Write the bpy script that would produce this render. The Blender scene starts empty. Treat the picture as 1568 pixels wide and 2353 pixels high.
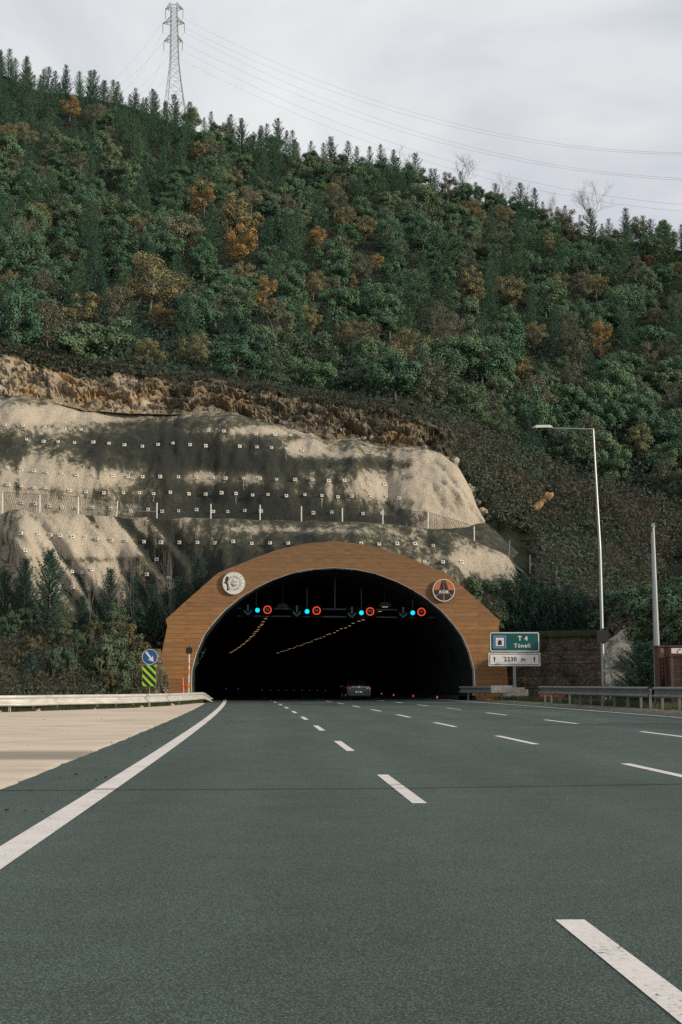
import bpy, bmesh, math, random
from mathutils import Vector, Matrix, noise, Euler
R = math.radians
random.seed(7)
scene = bpy.context.scene
COL = scene.collection

# ------------------------------------------------------------------ camera maths (pixels of a 1568 x 2353 view)
F = 2900.0
CX, CY = 784.0, 1176.5
CAMH = 1.2
TH = math.atan(396.0 / F)
def P(x, y, D):
    """point seen at pixel x, y lying D metres ahead"""
    u = (CY - y) / F
    fw = math.cos(TH) - u * math.sin(TH)
    t = D / fw
    return Vector((t * (x - CX) / F, D, CAMH + t * (math.sin(TH) + u * math.cos(TH))))
def G(x, y, z=0.0):
    u = (CY - y) / F
    fw = math.cos(TH) - u * math.sin(TH)
    up = math.sin(TH) + u * math.cos(TH)
    t = (z - CAMH) / up
    return Vector((t * (x - CX) / F, t * fw, z))
def A(Y):                      # lane line position along the gently bending road
    return 1.55 - 0.055 * Y - 0.00017 * Y * Y
def roadz(off):
    return 0.010 * max(0.0, off)

def lerp(a, b, t): return a + (b - a) * t
def key(tab, x):
    if x <= tab[0][0]: return tab[0][1]
    for (x0, a), (x1, b) in zip(tab, tab[1:]):
        if x <= x1:
            t = (x - x0) / (x1 - x0)
            return a + (b - a) * t
    return tab[-1][1]
def sstep(a, b, x):
    t = max(0.0, min(1.0, (x - a) / (b - a)))
    return t * t * (3 - 2 * t)
def fbm(x, y, z=0.0, o=4):
    return noise.fractal(Vector((x, y, z)), 1.0, 2.0, o)

# ------------------------------------------------------------------ mesh builder
class MB:
    def __init__(s): s.v = []; s.f = []; s.m = []; s.smooth = False
    def add(s, vs, fs, mi=0):
        b = len(s.v); s.v.extend([tuple(q) for q in vs])
        for f in fs:
            s.f.append(tuple(b + i for i in f)); s.m.append(mi)
    def box(s, c, d, rot=None, mi=0):
        x, y, z = d[0] / 2, d[1] / 2, d[2] / 2
        vs = [Vector((i, j, k)) for k in (-z, z) for j in (-y, y) for i in (-x, x)]
        if rot is not None: vs = [rot @ q for q in vs]
        vs = [q + Vector(c) for q in vs]
        s.add(vs, [(0, 2, 3, 1), (4, 5, 7, 6), (0, 1, 5, 4), (2, 6, 7, 3), (0, 4, 6, 2), (1, 3, 7, 5)], mi)
    def tube(s, pts, rad, n=8, mi=0, cap=True):
        pts = [Vector(p) for p in pts]
        if not hasattr(rad, '__len__'): rad = [rad] * len(pts)
        vs = []; ref = None
        for i, p in enumerate(pts):
            t = (pts[min(i + 1, len(pts) - 1)] - pts[max(i - 1, 0)])
            if t.length < 1e-9: t = Vector((0, 0, 1))
            t.normalize()
            if ref is None: ref = Vector((0, 1, 0)) if abs(t.y) < 0.9 else Vector((1, 0, 0))
            a = t.cross(ref).normalized(); b = t.cross(a).normalized(); ref = -b if False else ref
            for k in range(n):
                an = 2 * math.pi * k / n
                vs.append(p + (a * math.cos(an) + b * math.sin(an)) * rad[i])
        fs = []
        for i in range(len(pts) - 1):
            for k in range(n):
                k2 = (k + 1) % n
                fs.append((i * n + k, i * n + k2, (i + 1) * n + k2, (i + 1) * n + k))
        if cap:
            fs.append(tuple(range(n))[::-1]); fs.append(tuple((len(pts) - 1) * n + k for k in range(n)))
        s.add(vs, fs, mi)
    def prism(s, poly, y0, y1, mi=0):          # polygon in x, z extruded along y
        n = len(poly)
        vs = [(p[0], y0, p[1]) for p in poly] + [(p[0], y1, p[1]) for p in poly]
        fs = [tuple(range(n)), tuple(range(2 * n - 1, n - 1, -1))]
        for i in range(n):
            j = (i + 1) % n
            fs.append((i, i + n, j + n, j))
        s.add(vs, fs, mi)
    def disc(s, c, r, y0, y1, n=40, mi=0):
        s.prism([(c[0] + r * math.cos(2 * math.pi * k / n), c[1] + r * math.sin(2 * math.pi * k / n)) for k in range(n)], y0, y1, mi)
    def ring(s, c, r0, r1, y0, y1, n=40, mi=0):
        vs = []
        for y in (y0, y1):
            for r in (r0, r1):
                for k in range(n):
                    a = 2 * math.pi * k / n
                    vs.append((c[0] + r * math.cos(a), y, c[1] + r * math.sin(a)))
        fs = []
        for k in range(n):
            j = (k + 1) % n
            fs += [(k, j, n + j, n + k), (2 * n + k, 3 * n + k, 3 * n + j, 2 * n + j), (n + k, n + j, 3 * n + j, 3 * n + k), (k, 2 * n + k, 2 * n + j, j)]
        s.add(vs, fs, mi)
    def grid(s, fn, nu, nv, mi=0):
        vs = [fn(i, j) for j in range(nv) for i in range(nu)]
        fs = [(j * nu + i, j * nu + i + 1, (j + 1) * nu + i + 1, (j + 1) * nu + i) for j in range(nv - 1) for i in range(nu - 1)]
        s.add(vs, fs, mi)
    def text(s, txt, c, size, y, depth=0.006, bold=0.0, mi=0, mat3=None, align='CENTER', spacing=1.0):
        me = text_mesh(txt, bold, spacing, align)
        vs = []
        for q in me[0]:
            p = Vector((q[0] * size, 0, q[1] * size))
            if mat3 is not None: p = mat3 @ p
            vs.append((c[0] + p.x, y + (q[2] * depth), c[1] + p.z))
        s.add(vs, me[1], mi)
    def build(s, name, mat, parent=None, smooth=None, attr=None):
        me = bpy.data.meshes.new(name)
        me.from_pydata(s.v, [], s.f)
        mats = mat if isinstance(mat, (list, tuple)) else [mat]
        for q in mats: me.materials.append(q)
        if len(mats) > 1: me.polygons.foreach_set('material_index', s.m)
        if (s.smooth if smooth is None else smooth): me.polygons.foreach_set('use_smooth', [True] * len(s.f))
        if attr:
            for nm, vals in attr.items():
                a = me.attributes.new(nm, 'FLOAT', 'POINT'); a.data.foreach_set('value', vals)
        me.update()
        o = bpy.data.objects.new(name, me); COL.objects.link(o)
        if parent is not None: o.parent = parent
        return o

_tc = {}
def text_mesh(txt, bold, spacing, align):
    k = (txt, bold, spacing, align)
    if k not in _tc:
        cu = bpy.data.curves.new('lettering', 'FONT')
        cu.body = txt; cu.align_x = align; cu.align_y = 'CENTER'; cu.size = 1.0
        cu.extrude = 0.5; cu.offset = bold; cu.space_character = spacing; cu.resolution_u = 3
        o = bpy.data.objects.new('lettering', cu); COL.objects.link(o)
        bpy.context.view_layer.update()
        me = bpy.data.meshes.new_from_object(o)
        vs = [tuple(v.co) for v in me.vertices]; fs = [tuple(p.vertices) for p in me.polygons]
        bpy.data.objects.remove(o); bpy.data.meshes.remove(me); bpy.data.curves.remove(cu)
        _tc[k] = (vs, fs)
    return _tc[k]

def tag(o, label=None, cat=None, group=None, kind=None):
    if label: o['label'] = label
    if cat: o['category'] = cat
    if group: o['group'] = group
    if kind: o['kind'] = kind
    return o
def empty(name, loc, rz=0.0, label=None, cat=None, group=None):
    o = bpy.data.objects.new(name, None); COL.objects.link(o)
    o.empty_display_size = 0.3
    o.location = loc; o.rotation_euler = (0, 0, rz)
    return tag(o, label, cat, group)
def copy_tree(o, parent=None):
    c = o.copy(); COL.objects.link(c); c.parent = parent
    for ch in list(o.children): copy_tree(ch, c)
    return c
def struct(mb, name, mat, **k):
    return tag(mb.build(name, mat, **k), kind='structure')

# ------------------------------------------------------------------ materials
def new_mat(name):
    m = bpy.data.materials.new(name); m.use_nodes = True
    nt = m.node_tree; b = nt.nodes['Principled BSDF']
    return m, nt, b
def N(nt, t, **k):
    n = nt.nodes.new(t)
    for a, v in k.items():
        if a.startswith('_'): setattr(n, a[1:], v)
        else: n.inputs[a.replace('_', ' ')].default_value = v
    return n
def ramp(nt, stops, interp='LINEAR'):
    r = nt.nodes.new('ShaderNodeValToRGB'); cr = r.color_ramp; cr.interpolation = interp
    while len(cr.elements) < len(stops): cr.elements.new(0.5)
    for e, (p, c) in zip(cr.elements, stops):
        e.position = p; e.color = (c[0], c[1], c[2], 1) if hasattr(c, '__len__') else (c, c, c, 1)
    return r
def mixc(nt, fac, a, b, mode='MIX'):
    m = nt.nodes.new('ShaderNodeMix'); m.data_type = 'RGBA'; m.blend_type = mode
    for i, v in ((0, fac), (6, a), (7, b)):
        if hasattr(v, 'links') or isinstance(v, bpy.types.NodeSocket): nt.links.new(v, m.inputs[i])
        elif hasattr(v, '__len__'): m.inputs[i].default_value = (v[0], v[1], v[2], 1)
        else: m.inputs[i].default_value = v
    return m.outputs[2]
def math_n(nt, op, a, b=0.0, clamp=False):
    m = nt.nodes.new('ShaderNodeMath'); m.operation = op; m.use_clamp = clamp
    for i, v in ((0, a), (1, b)):
        if isinstance(v, bpy.types.NodeSocket): nt.links.new(v, m.inputs[i])
        else: m.inputs[i].default_value = v
    return m.outputs[0]
def coords(nt, scale=(1, 1, 1), kind='Object'):
    tc = nt.nodes.new('ShaderNodeTexCoord'); mp = nt.nodes.new('ShaderNodeMapping')
    mp.inputs['Scale'].default_value = scale
    nt.links.new(tc.outputs[kind], mp.inputs['Vector']); return mp.outputs[0]
def noise_n(nt, vec, scale, detail=4, rough=0.55, dist=0.0):
    n = N(nt, 'ShaderNodeTexNoise', Scale=scale, Detail=detail, Roughness=rough, Distortion=dist)
    nt.links.new(vec, n.inputs['Vector']); return n.outputs['Fac']
def bump(nt, b, h, strength=0.3, dist=0.05):
    bn = N(nt, 'ShaderNodeBump', Strength=strength, Distance=dist)
    nt.links.new(h, bn.inputs['Height']); nt.links.new(bn.outputs[0], b.inputs['Normal'])

def simple(name, c, rough=0.6, metal=0.0, var=0.25, scale=3.0, spec=0.4, bmp=0.0, stretch=(1, 1, 1)):
    m, nt, b = new_mat(name)
    v = coords(nt, stretch); n = noise_n(nt, v, scale, 5)
    r = ramp(nt, [(0.3, [q * (1 - var) for q in c]), (0.7, [min(1, q * (1 + var)) for q in c])])
    nt.links.new(n, r.inputs[0]); nt.links.new(r.outputs[0], b.inputs['Base Color'])
    b.inputs['Roughness'].default_value = rough; b.inputs['Metallic'].default_value = metal
    b.inputs['Specular IOR Level'].default_value = spec
    if bmp: bump(nt, b, noise_n(nt, v, scale * 6, 4), bmp, 0.02)
    return m
def emis(name, c, s):
    m, nt, b = new_mat(name)
    b.inputs['Base Color'].default_value = (c[0] * .3, c[1] * .3, c[2] * .3, 1)
    b.inputs['Emission Color'].default_value = (*c, 1); b.inputs['Emission Strength'].default_value = s
    return m

def leafmat(name, c1, c2, c3, rough=0.75, hue=0.03, transl=0.0):
    m, nt, b = new_mat(name)
    oi = nt.nodes.new('ShaderNodeObjectInfo'); ge = nt.nodes.new('ShaderNodeNewGeometry')
    r = ramp(nt, [(0.0, c1), (0.5, c2), (1.0, c3)])
    nt.links.new(oi.outputs['Random'], r.inputs[0])
    v = coords(nt); n = noise_n(nt, v, 0.9, 3)
    k = math_n(nt, 'ADD', math_n(nt, 'MULTIPLY', ge.outputs['Random Per Island'], 0.6), math_n(nt, 'MULTIPLY', n, 0.9))
    hs = nt.nodes.new('ShaderNodeHueSaturation')
    nt.links.new(r.outputs[0], hs.inputs['Color'])
    nt.links.new(math_n(nt, 'ADD', math_n(nt, 'MULTIPLY', k, 1.0), 0.32), hs.inputs['Value'])
    nt.links.new(math_n(nt, 'ADD', 0.5 - hue / 2, math_n(nt, 'MULTIPLY', n, hue)), hs.inputs['Hue'])
    nt.links.new(hs.outputs[0], b.inputs['Base Color'])
    b.inputs['Roughness'].default_value = rough; b.inputs['Specular IOR Level'].default_value = 0.25
    return m

# asphalt
def asphalt_mat():
    m, nt, b = new_mat('asphalt')
    v = coords(nt)
    big = noise_n(nt, coords(nt, (0.5, 0.09, 1)), 0.9, 4)
    fine = noise_n(nt, v, 75, 3, 0.9)
    vo = N(nt, 'ShaderNodeTexVoronoi', Scale=85.0); nt.links.new(v, vo.inputs['Vector'])
    sp = ramp(nt, [(0.0, (0.26, 0.325, 0.29)), (0.2, (0.080, 0.116, 0.097)), (0.6, (0.024, 0.038, 0.031))])
    nt.links.new(vo.outputs['Distance'], sp.inputs[0])
    f = ramp(nt, [(0.32, 0.35), (0.68, 1.7)]); nt.links.new(fine, f.inputs[0])
    c = mixc(nt, 1.0, sp.outputs[0], f.outputs[0], 'MULTIPLY')
    g = ramp(nt, [(0.3, 0.78), (0.7, 1.22)]); nt.links.new(big, g.inputs[0])
    c = mixc(nt, 1.0, c, g.outputs[0], 'MULTIPLY')
    mid = ramp(nt, [(0.35, 0.9), (0.65, 1.1)]); nt.links.new(noise_n(nt, v, 1.4, 5, .65), mid.inputs[0])
    c = mixc(nt, 1.0, c, mid.outputs[0], 'MULTIPLY')
    sep = nt.nodes.new('ShaderNodeSeparateXYZ'); nt.links.new(v, sep.inputs[0])
    off = math_n(nt, 'ADD', sep.outputs[0], math_n(nt, 'ADD', math_n(nt, 'MULTIPLY', sep.outputs[1], .055), math_n(nt, 'MULTIPLY', math_n(nt, 'MULTIPLY', sep.outputs[1], sep.outputs[1]), .00017)))
    off = math_n(nt, 'ADD', off, math_n(nt, 'MULTIPLY', noise_n(nt, coords(nt, (1, .2, 1)), .5, 3), .5))
    tr = math_n(nt, 'COSINE', math_n(nt, 'MULTIPLY', off, 2 * math.pi / 1.875))
    c = mixc(nt, 1.0, c, mixc(nt, math_n(nt, 'ADD', math_n(nt, 'MULTIPLY', tr, .5), .5), (.93, .93, .93), (1.07, 1.07, 1.07)), 'MULTIPLY')
    pt = ramp(nt, [(0.60, 1.0), (0.66, .82)]); nt.links.new(noise_n(nt, coords(nt, (.6, .25, 1)), .8, 4, .5, .3), pt.inputs[0])
    c = mixc(nt, 1.0, c, pt.outputs[0], 'MULTIPLY')
    nt.links.new(c, b.inputs['Base Color'])
    b.inputs['Roughness'].default_value = 0.72; b.inputs['Specular IOR Level'].default_value = 0.38
    bump(nt, b, fine, 0.6, 0.006)
    return m
def paint_mat():
    m, nt, b = new_mat('road_paint')
    v = coords(nt)
    n = noise_n(nt, v, 32, 6, .75); n2 = noise_n(nt, v, 2.2, 3)
    w = math_n(nt, 'ADD', n, math_n(nt, 'MULTIPLY', n2, 0.35))
    r = ramp(nt, [(0.53, (0.13, 0.135, 0.13)), (0.565, (0.56, 0.53, 0.49)), (0.8, (0.70, 0.65, 0.61))])
    nt.links.new(w, r.inputs[0]); nt.links.new(r.outputs[0], b.inputs['Base Color'])
    b.inputs['Roughness'].default_value = 0.75
    bump(nt, b, n, .3, .004)
    return m
def apron_mat():
    m, nt, b = new_mat('apron_concrete')
    v = coords(nt, (0.22, .5, 1)); n = noise_n(nt, v, 1.1, 8, .68, .8); n2 = noise_n(nt, coords(nt), 14, 5, .7)
    r = ramp(nt, [(0.26, (0.24, 0.20, 0.15)), (0.38, (0.44, 0.36, 0.27)), (0.52, (0.56, 0.465, 0.355)), (0.75, (0.64, 0.55, 0.44))])
    nt.links.new(n, r.inputs[0])
    f = ramp(nt, [(0.3, 0.82), (0.7, 1.1)]); nt.links.new(n2, f.inputs[0])
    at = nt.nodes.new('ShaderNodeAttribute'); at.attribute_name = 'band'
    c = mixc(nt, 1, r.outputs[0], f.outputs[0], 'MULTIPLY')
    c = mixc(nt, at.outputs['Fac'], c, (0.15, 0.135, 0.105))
    nt.links.new(c, b.inputs['Base Color'])
    b.inputs['Roughness'].default_value = 0.9
    bump(nt, b, n2, .4, .01)
    return m
def shotcrete_mat():
    m, nt, b = new_mat('shotcrete')
    at = nt.nodes.new('ShaderNodeAttribute'); at.attribute_name = 'stain'
    v = coords(nt); n1 = noise_n(nt, v, 0.55, 7, .68, .4); n2 = noise_n(nt, coords(nt, (1.6, 1.6, 0.16)), 1.1, 5, .6)
    n3 = noise_n(nt, v, 5, 5, .7)
    s = math_n(nt, 'ADD', at.outputs['Fac'], math_n(nt, 'MULTIPLY', math_n(nt, 'SUBTRACT', n1, .5), 1.0))
    s = math_n(nt, 'ADD', s, math_n(nt, 'MULTIPLY', math_n(nt, 'SUBTRACT', n2, .5), 1.0))
    s = math_n(nt, 'ADD', s, math_n(nt, 'MULTIPLY', math_n(nt, 'SUBTRACT', n3, .5), 0.8))
    dr = noise_n(nt, coords(nt, (2.6, 2.6, .10)), 1.6, 4, .7); s = math_n(nt, 'ADD', s, math_n(nt, 'MULTIPLY', math_n(nt, 'SUBTRACT', dr, .5), 0.6))
    r = ramp(nt, [(0.12, (0.44, 0.385, 0.30)), (0.36, (0.325, 0.29, 0.225)), (0.44, (0.17, 0.155, 0.11)), (0.58, (0.066, 0.067, 0.048)), (0.9, (0.030, 0.034, 0.028))])
    nt.links.new(s, r.inputs[0])
    f = ramp(nt, [(0.3, 0.78), (0.7, 1.2)]); nt.links.new(n3, f.inputs[0])
    nt.links.new(mixc(nt, 1, r.outputs[0], f.outputs[0], 'MULTIPLY'), b.inputs['Base Color'])
    b.inputs['Roughness'].default_value = 0.92; b.inputs['Specular IOR Level'].default_value = 0.2
    h = math_n(nt, 'ADD', n3, math_n(nt, 'MULTIPLY', noise_n(nt, v, 18, 3), .4))
    bump(nt, b, h, .9, .2)
    return m
def rock_mat():
    m, nt, b = new_mat('cut_rock')
    at = nt.nodes.new('ShaderNodeAttribute'); at.attribute_name = 'stain'
    v = coords(nt); n1 = noise_n(nt, v, 0.28, 5, .6); n2 = noise_n(nt, v, 2.6, 6, .7)
    c = ramp(nt, [(0.38, (0.35, 0.31, 0.25)), (0.52, (0.31, 0.245, 0.155)), (0.62, (0.31, 0.20, 0.09)), (0.72, (0.23, 0.19, 0.14))])
    nt.links.new(n1, c.inputs[0])
    d = ramp(nt, [(0.34, 0.25), (0.47, 0.9), (0.68, 1.35)]); nt.links.new(n2, d.inputs[0])
    c2 = mixc(nt, 1, c.outputs[0], d.outputs[0], 'MULTIPLY')
    s = math_n(nt, 'ADD', at.outputs['Fac'], math_n(nt, 'MULTIPLY', math_n(nt, 'SUBTRACT', n2, .5), 1.4), False)
    sr = ramp(nt, [(0.35, 0.0), (0.65, 1.0)]); nt.links.new(s, sr.inputs[0])
    nt.links.new(mixc(nt, sr.outputs[0], c2, (0.062, 0.052, 0.034)), b.inputs['Base Color'])
    b.inputs['Roughness'].default_value = 0.95
    bump(nt, b, n2, .9, .3)
    return m
def soil_mat(name, c1, c2, sc=0.6):
    m, nt, b = new_mat(name)
    v = coords(nt); n = noise_n(nt, v, sc, 8, .7)
    r = ramp(nt, [(0.35, c1), (0.65, c2)]); nt.links.new(n, r.inputs[0]); nt.links.new(r.outputs[0], b.inputs['Base Color'])
    b.inputs['Roughness'].default_value = 1.0; b.inputs['Specular IOR Level'].default_value = 0.1
    bump(nt, b, n, .8, .4)
    return m
def plank_mat():
    m, nt, b = new_mat('board_marked_portal')
    v = coords(nt); sep = nt.nodes.new('ShaderNodeSeparateXYZ'); nt.links.new(v, sep.inputs[0])
    cb = nt.nodes.new('ShaderNodeCombineXYZ'); nt.links.new(sep.outputs[0], cb.inputs[0]); nt.links.new(sep.outputs[2], cb.inputs[1])
    br = N(nt, 'ShaderNodeTexBrick', Scale=1.0); nt.links.new(cb.outputs[0], br.inputs['Vector'])
    br.inputs['Brick Width'].default_value = 3.4; br.inputs['Row Height'].default_value = 0.31; br.inputs['Mortar Size'].default_value = 0.018
    br.inputs['Color1'].default_value = (0.225, 0.108, 0.040, 1); br.inputs['Color2'].default_value = (0.31, 0.155, 0.06, 1); br.inputs['Mortar'].default_value = (0.075, 0.038, 0.02, 1)
    br.inputs['Mortar Smooth'].default_value = 0.6
    gr = noise_n(nt, coords(nt, (0.9, 1, 9)), 1.5, 6, .65); rr = ramp(nt, [(0.3, 0.6), (0.7, 1.3)]); nt.links.new(gr, rr.inputs[0])
    c = mixc(nt, 1, br.outputs[0], rr.outputs[0], 'MULTIPLY')
    n2 = noise_n(nt, v, 0.45, 6, .65); r2 = ramp(nt, [(0.35, 0.0), (0.7, 1.0)]); nt.links.new(n2, r2.inputs[0])
    c = mixc(nt, math_n(nt, 'MULTIPLY', r2.outputs[0], .5), c, (0.20, 0.12, 0.065))
    # weathering towards the crown
    hz = ramp(nt, [(0.0, 0.0), (1.0, 1.0)]); nt.links.new(math_n(nt, 'MULTIPLY', math_n(nt, 'SUBTRACT', sep.outputs[2], 5.0), .15, True), hz.inputs[0])
    c = mixc(nt, math_n(nt, 'MULTIPLY', hz.outputs[0], .8), c, mixc(nt, 1, rr.outputs[0], (0.135, 0.088, 0.05), 'MULTIPLY'))
    nt.links.new(c, b.inputs['Base Color']); b.inputs['Roughness'].default_value = 0.8; b.inputs['Specular IOR Level'].default_value = 0.25
    bump(nt, b, br.outputs['Fac'], -.4, .02)
    return m
def gabion_mat(name, c1, c2, c3):
    m, nt, b = new_mat(name)
    v = coords(nt); vo = N(nt, 'ShaderNodeTexVoronoi', Scale=4.5); nt.links.new(v, vo.inputs['Vector'])
    n = noise_n(nt, v, 1.0, 6, .7)
    r = ramp(nt, [(0.35, c1), (0.5, c2), (0.68, c3)]); nt.links.new(n, r.inputs[0])
    d = ramp(nt, [(0.1, 1.15), (0.5, 0.5)]); nt.links.new(vo.outputs['Distance'], d.inputs[0])
    sep = nt.nodes.new('ShaderNodeSeparateXYZ'); nt.links.new(v, sep.inputs[0])
    fr = math_n(nt, 'FRACT', math_n(nt, 'MULTIPLY', sep.outputs[2], 1.15)); cr = ramp(nt, [(0.0, 0.25), (0.1, 1.0), (0.95, 1.15), (1.0, 0.6)]); nt.links.new(fr, cr.inputs[0])
    c = mixc(nt, 1, r.outputs[0], d.outputs[0], 'MULTIPLY'); c = mixc(nt, 1, c, cr.outputs[0], 'MULTIPLY')
    nt.links.new(c, b.inputs['Base Color']); b.inputs['Roughness'].default_value = .95; b.inputs['Specular IOR Level'].default_value = .15
    bump(nt, b, d.outputs[0], .8, .08)
    return m

MT = dict(
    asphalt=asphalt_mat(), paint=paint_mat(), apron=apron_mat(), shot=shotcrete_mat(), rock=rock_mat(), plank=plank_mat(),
    soil=soil_mat('forest_soil', (0.008, 0.011, 0.007), (0.024, 0.028, 0.016)),
    bank=soil_mat('bank_soil', (0.022, 0.022, 0.014), (0.075, 0.062, 0.04), 1.2),
    verge=soil_mat('verge_gravel', (0.08, 0.075, 0.06), (0.26, 0.23, 0.18), 2.5),
    seam=simple('tar_seam', (0.036, 0.044, 0.040), .8, var=.3, scale=6),
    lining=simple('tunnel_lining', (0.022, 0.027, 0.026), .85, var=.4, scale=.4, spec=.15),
    lip=simple('pale_lip', (0.31, 0.30, 0.265), .8, var=.15, scale=2),
    gabL=gabion_mat('mossy_gabion', (0.05, 0.055, 0.03), (0.14, 0.125, 0.085), (0.22, 0.19, 0.14)),
    gabR=gabion_mat('dark_gabion', (0.05, 0.040, 0.028), (0.115, 0.092, 0.066), (0.17, 0.14, 0.105)),
    railg=simple('weathered_rail', (0.165, 0.185, 0.175), .5, .3, var=.2, scale=1.6, stretch=(1, 1, 4)),
    rail=simple('galvanised_rail', (0.47, 0.47, 0.45), .5, .2, var=.22, scale=1.6, stretch=(1, 1, 4), bmp=.05),
    railpostg=simple('weathered_post', (0.13, 0.14, 0.13), .6, .2, var=.2, scale=3),
    railpost=simple('galvanised_post', (0.42, 0.43, 0.40), .6, .2, var=.2, scale=3),
    galv=simple('galvanised_pole', (0.25, 0.275, 0.275), .38, .55, var=.12, scale=2, stretch=(1, 1, .3)),
    plate=simple('anchor_concrete', (0.64, 0.62, 0.56), .85, var=.25, scale=1.5),
    streak=simple('lime_deposit', (0.24, 0.225, 0.18), .9, var=.55, scale=4),
    bolt=simple('rusty_bolt', (0.10, 0.08, 0.06), .7, .5),
    white=simple('white_sheeting', (0.66, 0.65, 0.62), .45, var=.06, scale=2),
    whitedim=simple('dull_white_panel', (0.60, 0.59, 0.55), .6, var=.08, scale=2),
    matt=simple('matt_housing', (0.004, 0.005, 0.005), .9, var=.2, spec=.05),
    black=simple('black_paint', (0.014, 0.015, 0.015), .55, var=.2),
    green=simple('green_sheeting', (0.0, 0.075, 0.070), .45, var=.1),
    blue=simple('blue_sheeting', (0.012, 0.075, 0.22), .45, var=.1),
    blue2=simple('panel_blue', (0.02, 0.085, 0.26), .45, var=.08),
    lime=simple('lime_reflective', (0.30, 0.52, 0.03), .5, var=.08),
    orange=simple('emblem_orange', (0.42, 0.11, 0.03), .6, var=.1),
    bronze=simple('emblem_line', (0.22, 0.10, 0.06), .6, var=.1),
    maroon=simple('emblem_maroon', (0.09, 0.025, 0.022), .6),
    darkgrey=simple('dark_grey_metal', (0.035, 0.037, 0.037), .6, .3),
    gantry=simple('gantry_steel', (0.075, 0.085, 0.088), .6, .3),
    concrete=simple('weathered_concrete', (0.38, 0.35, 0.29), .9, var=.3, scale=2.5, bmp=.4),
    red=simple('barrier_red', (0.60, 0.075, 0.03), .5, var=.12),
    conered=simple('orange_red_plastic', (0.55, 0.12, 0.05), .5),
    booth=simple('booth_red_brown', (0.075, 0.034, 0.023), .55, var=.2, scale=2),
    boothglass=simple('booth_glass', (0.03, 0.013, 0.009), .3, var=.4, scale=1.5, spec=.6),
    boothbar=simple('booth_bar', (0.10, 0.05, 0.034), .5),
    poleor=simple('amber_reflector', (0.75, 0.27, 0.03), .5, var=.05),
    steel=simple('pylon_steel', (0.17, 0.18, 0.18), .55, .4, var=.1),
    wire=simple('cable', (0.16, 0.16, 0.17), .5, .3),
    insul=simple('insulator', (0.14, 0.13, 0.12), .3),
    cyan=emis('cyan_lamp', (0.0, 0.72, 0.95), 1.15),
    ledred=emis('red_leds', (0.9, 0.07, 0.025), 0.9),
    ledamber=emis('dim_leds', (0.55, 0.30, 0.2), 0.32),
    ledgreen=emis('green_leds', (0.35, 0.75, 0.66), 0.17),
    lamp=emis('tunnel_lamp_glow', (1.0, 0.66, 0.36), 0.7),
    studred=emis('red_stud_glow', (1.0, 0.10, 0.04), .7),
    studw=emis('pale_stud_glow', (0.75, 0.85, 0.85), 0.14),
    carpaint=simple('car_dark_blue_paint', (0.018, 0.024, 0.030), .25, .5, var=.05, spec=.6),
    carglass=simple('car_glass', (0.006, 0.007, 0.008), .08, spec=.7),
    chrome=simple('chrome', (0.65, 0.66, 0.67), .2, .9, var=.05),
    tyre=simple('rubber', (0.012, 0.012, 0.012), .9),
    tail=emis('tail_lamp_red', (0.9, 0.10, 0.04), .05),  # faint emission stands in for sunlight on the lenses
    bark=simple('pine_bark', (0.05, 0.045, 0.038), .95, var=.4, scale=4),
    greybark=simple('grey_bark', (0.17, 0.16, 0.14), .9, var=.35, scale=4),
    birch=simple('pale_bark', (0.21, 0.20, 0.17), .9, var=.25, scale=3),
    darkpine=leafmat('dark_conifer_needles', (0.022, 0.062, 0.051), (0.029, 0.074, 0.055), (0.036, 0.082, 0.051)),
    pine=leafmat('pine_needles', (0.036, 0.094, 0.062), (0.052, 0.118, 0.068), (0.078, 0.14, 0.072)),
    leaf=leafmat('broad_leaves', (0.048, 0.106, 0.058), (0.07, 0.136, 0.07), (0.1, 0.15, 0.082), hue=.05),
    shrubleaf=leafmat('shrub_leaves', (0.046, 0.084, 0.046), (0.058, 0.098, 0.05), (0.07, 0.092, 0.052), hue=.05),
    oliveshrub=leafmat('olive_shrub_leaves', (0.075, 0.072, 0.034), (0.09, 0.078, 0.036), (0.07, 0.06, 0.035), hue=.05),
    olive=leafmat('olive_leaves', (0.133, 0.137, 0.072), (0.171, 0.152, 0.072), (0.142, 0.142, 0.090), hue=.05),
    leaf2=leafmat('small_green_leaves', (0.044, 0.09, 0.054), (0.078, 0.12, 0.064), (0.056, 0.125, 0.07), hue=.05),
    brown=leafmat('thin_brown_leaves', (0.08, 0.104, 0.064), (0.104, 0.118, 0.07), (0.104, 0.104, 0.07), hue=.05),
    autumn=leafmat('autumn_leaves', (0.2, 0.15, 0.062), (0.27, 0.175, 0.062), (0.18, 0.14, 0.066), hue=.05),
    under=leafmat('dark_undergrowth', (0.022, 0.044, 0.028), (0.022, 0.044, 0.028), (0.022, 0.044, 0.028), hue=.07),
    scrub=leafmat('scrub_twigs', (0.04, 0.042, 0.029), (0.04, 0.042, 0.029), (0.04, 0.042, 0.029), hue=.08),
    rust=leafmat('rusty_scrub', (0.056, 0.046, 0.031), (0.056, 0.046, 0.031), (0.056, 0.046, 0.031), hue=.06),
    scrubg=leafmat('scrub_green', (0.04, 0.068, 0.04), (0.04, 0.068, 0.04), (0.04, 0.068, 0.04), hue=.07),
    grass=leafmat('grass_blades', (0.05, 0.062, 0.028), (0.05, 0.062, 0.028), (0.05, 0.062, 0.028), hue=.07),
    teal=leafmat('blue_green_needles', (0.035, 0.085, 0.070), (0.045, 0.10, 0.08), (0.05, 0.11, 0.09)),
)

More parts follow.
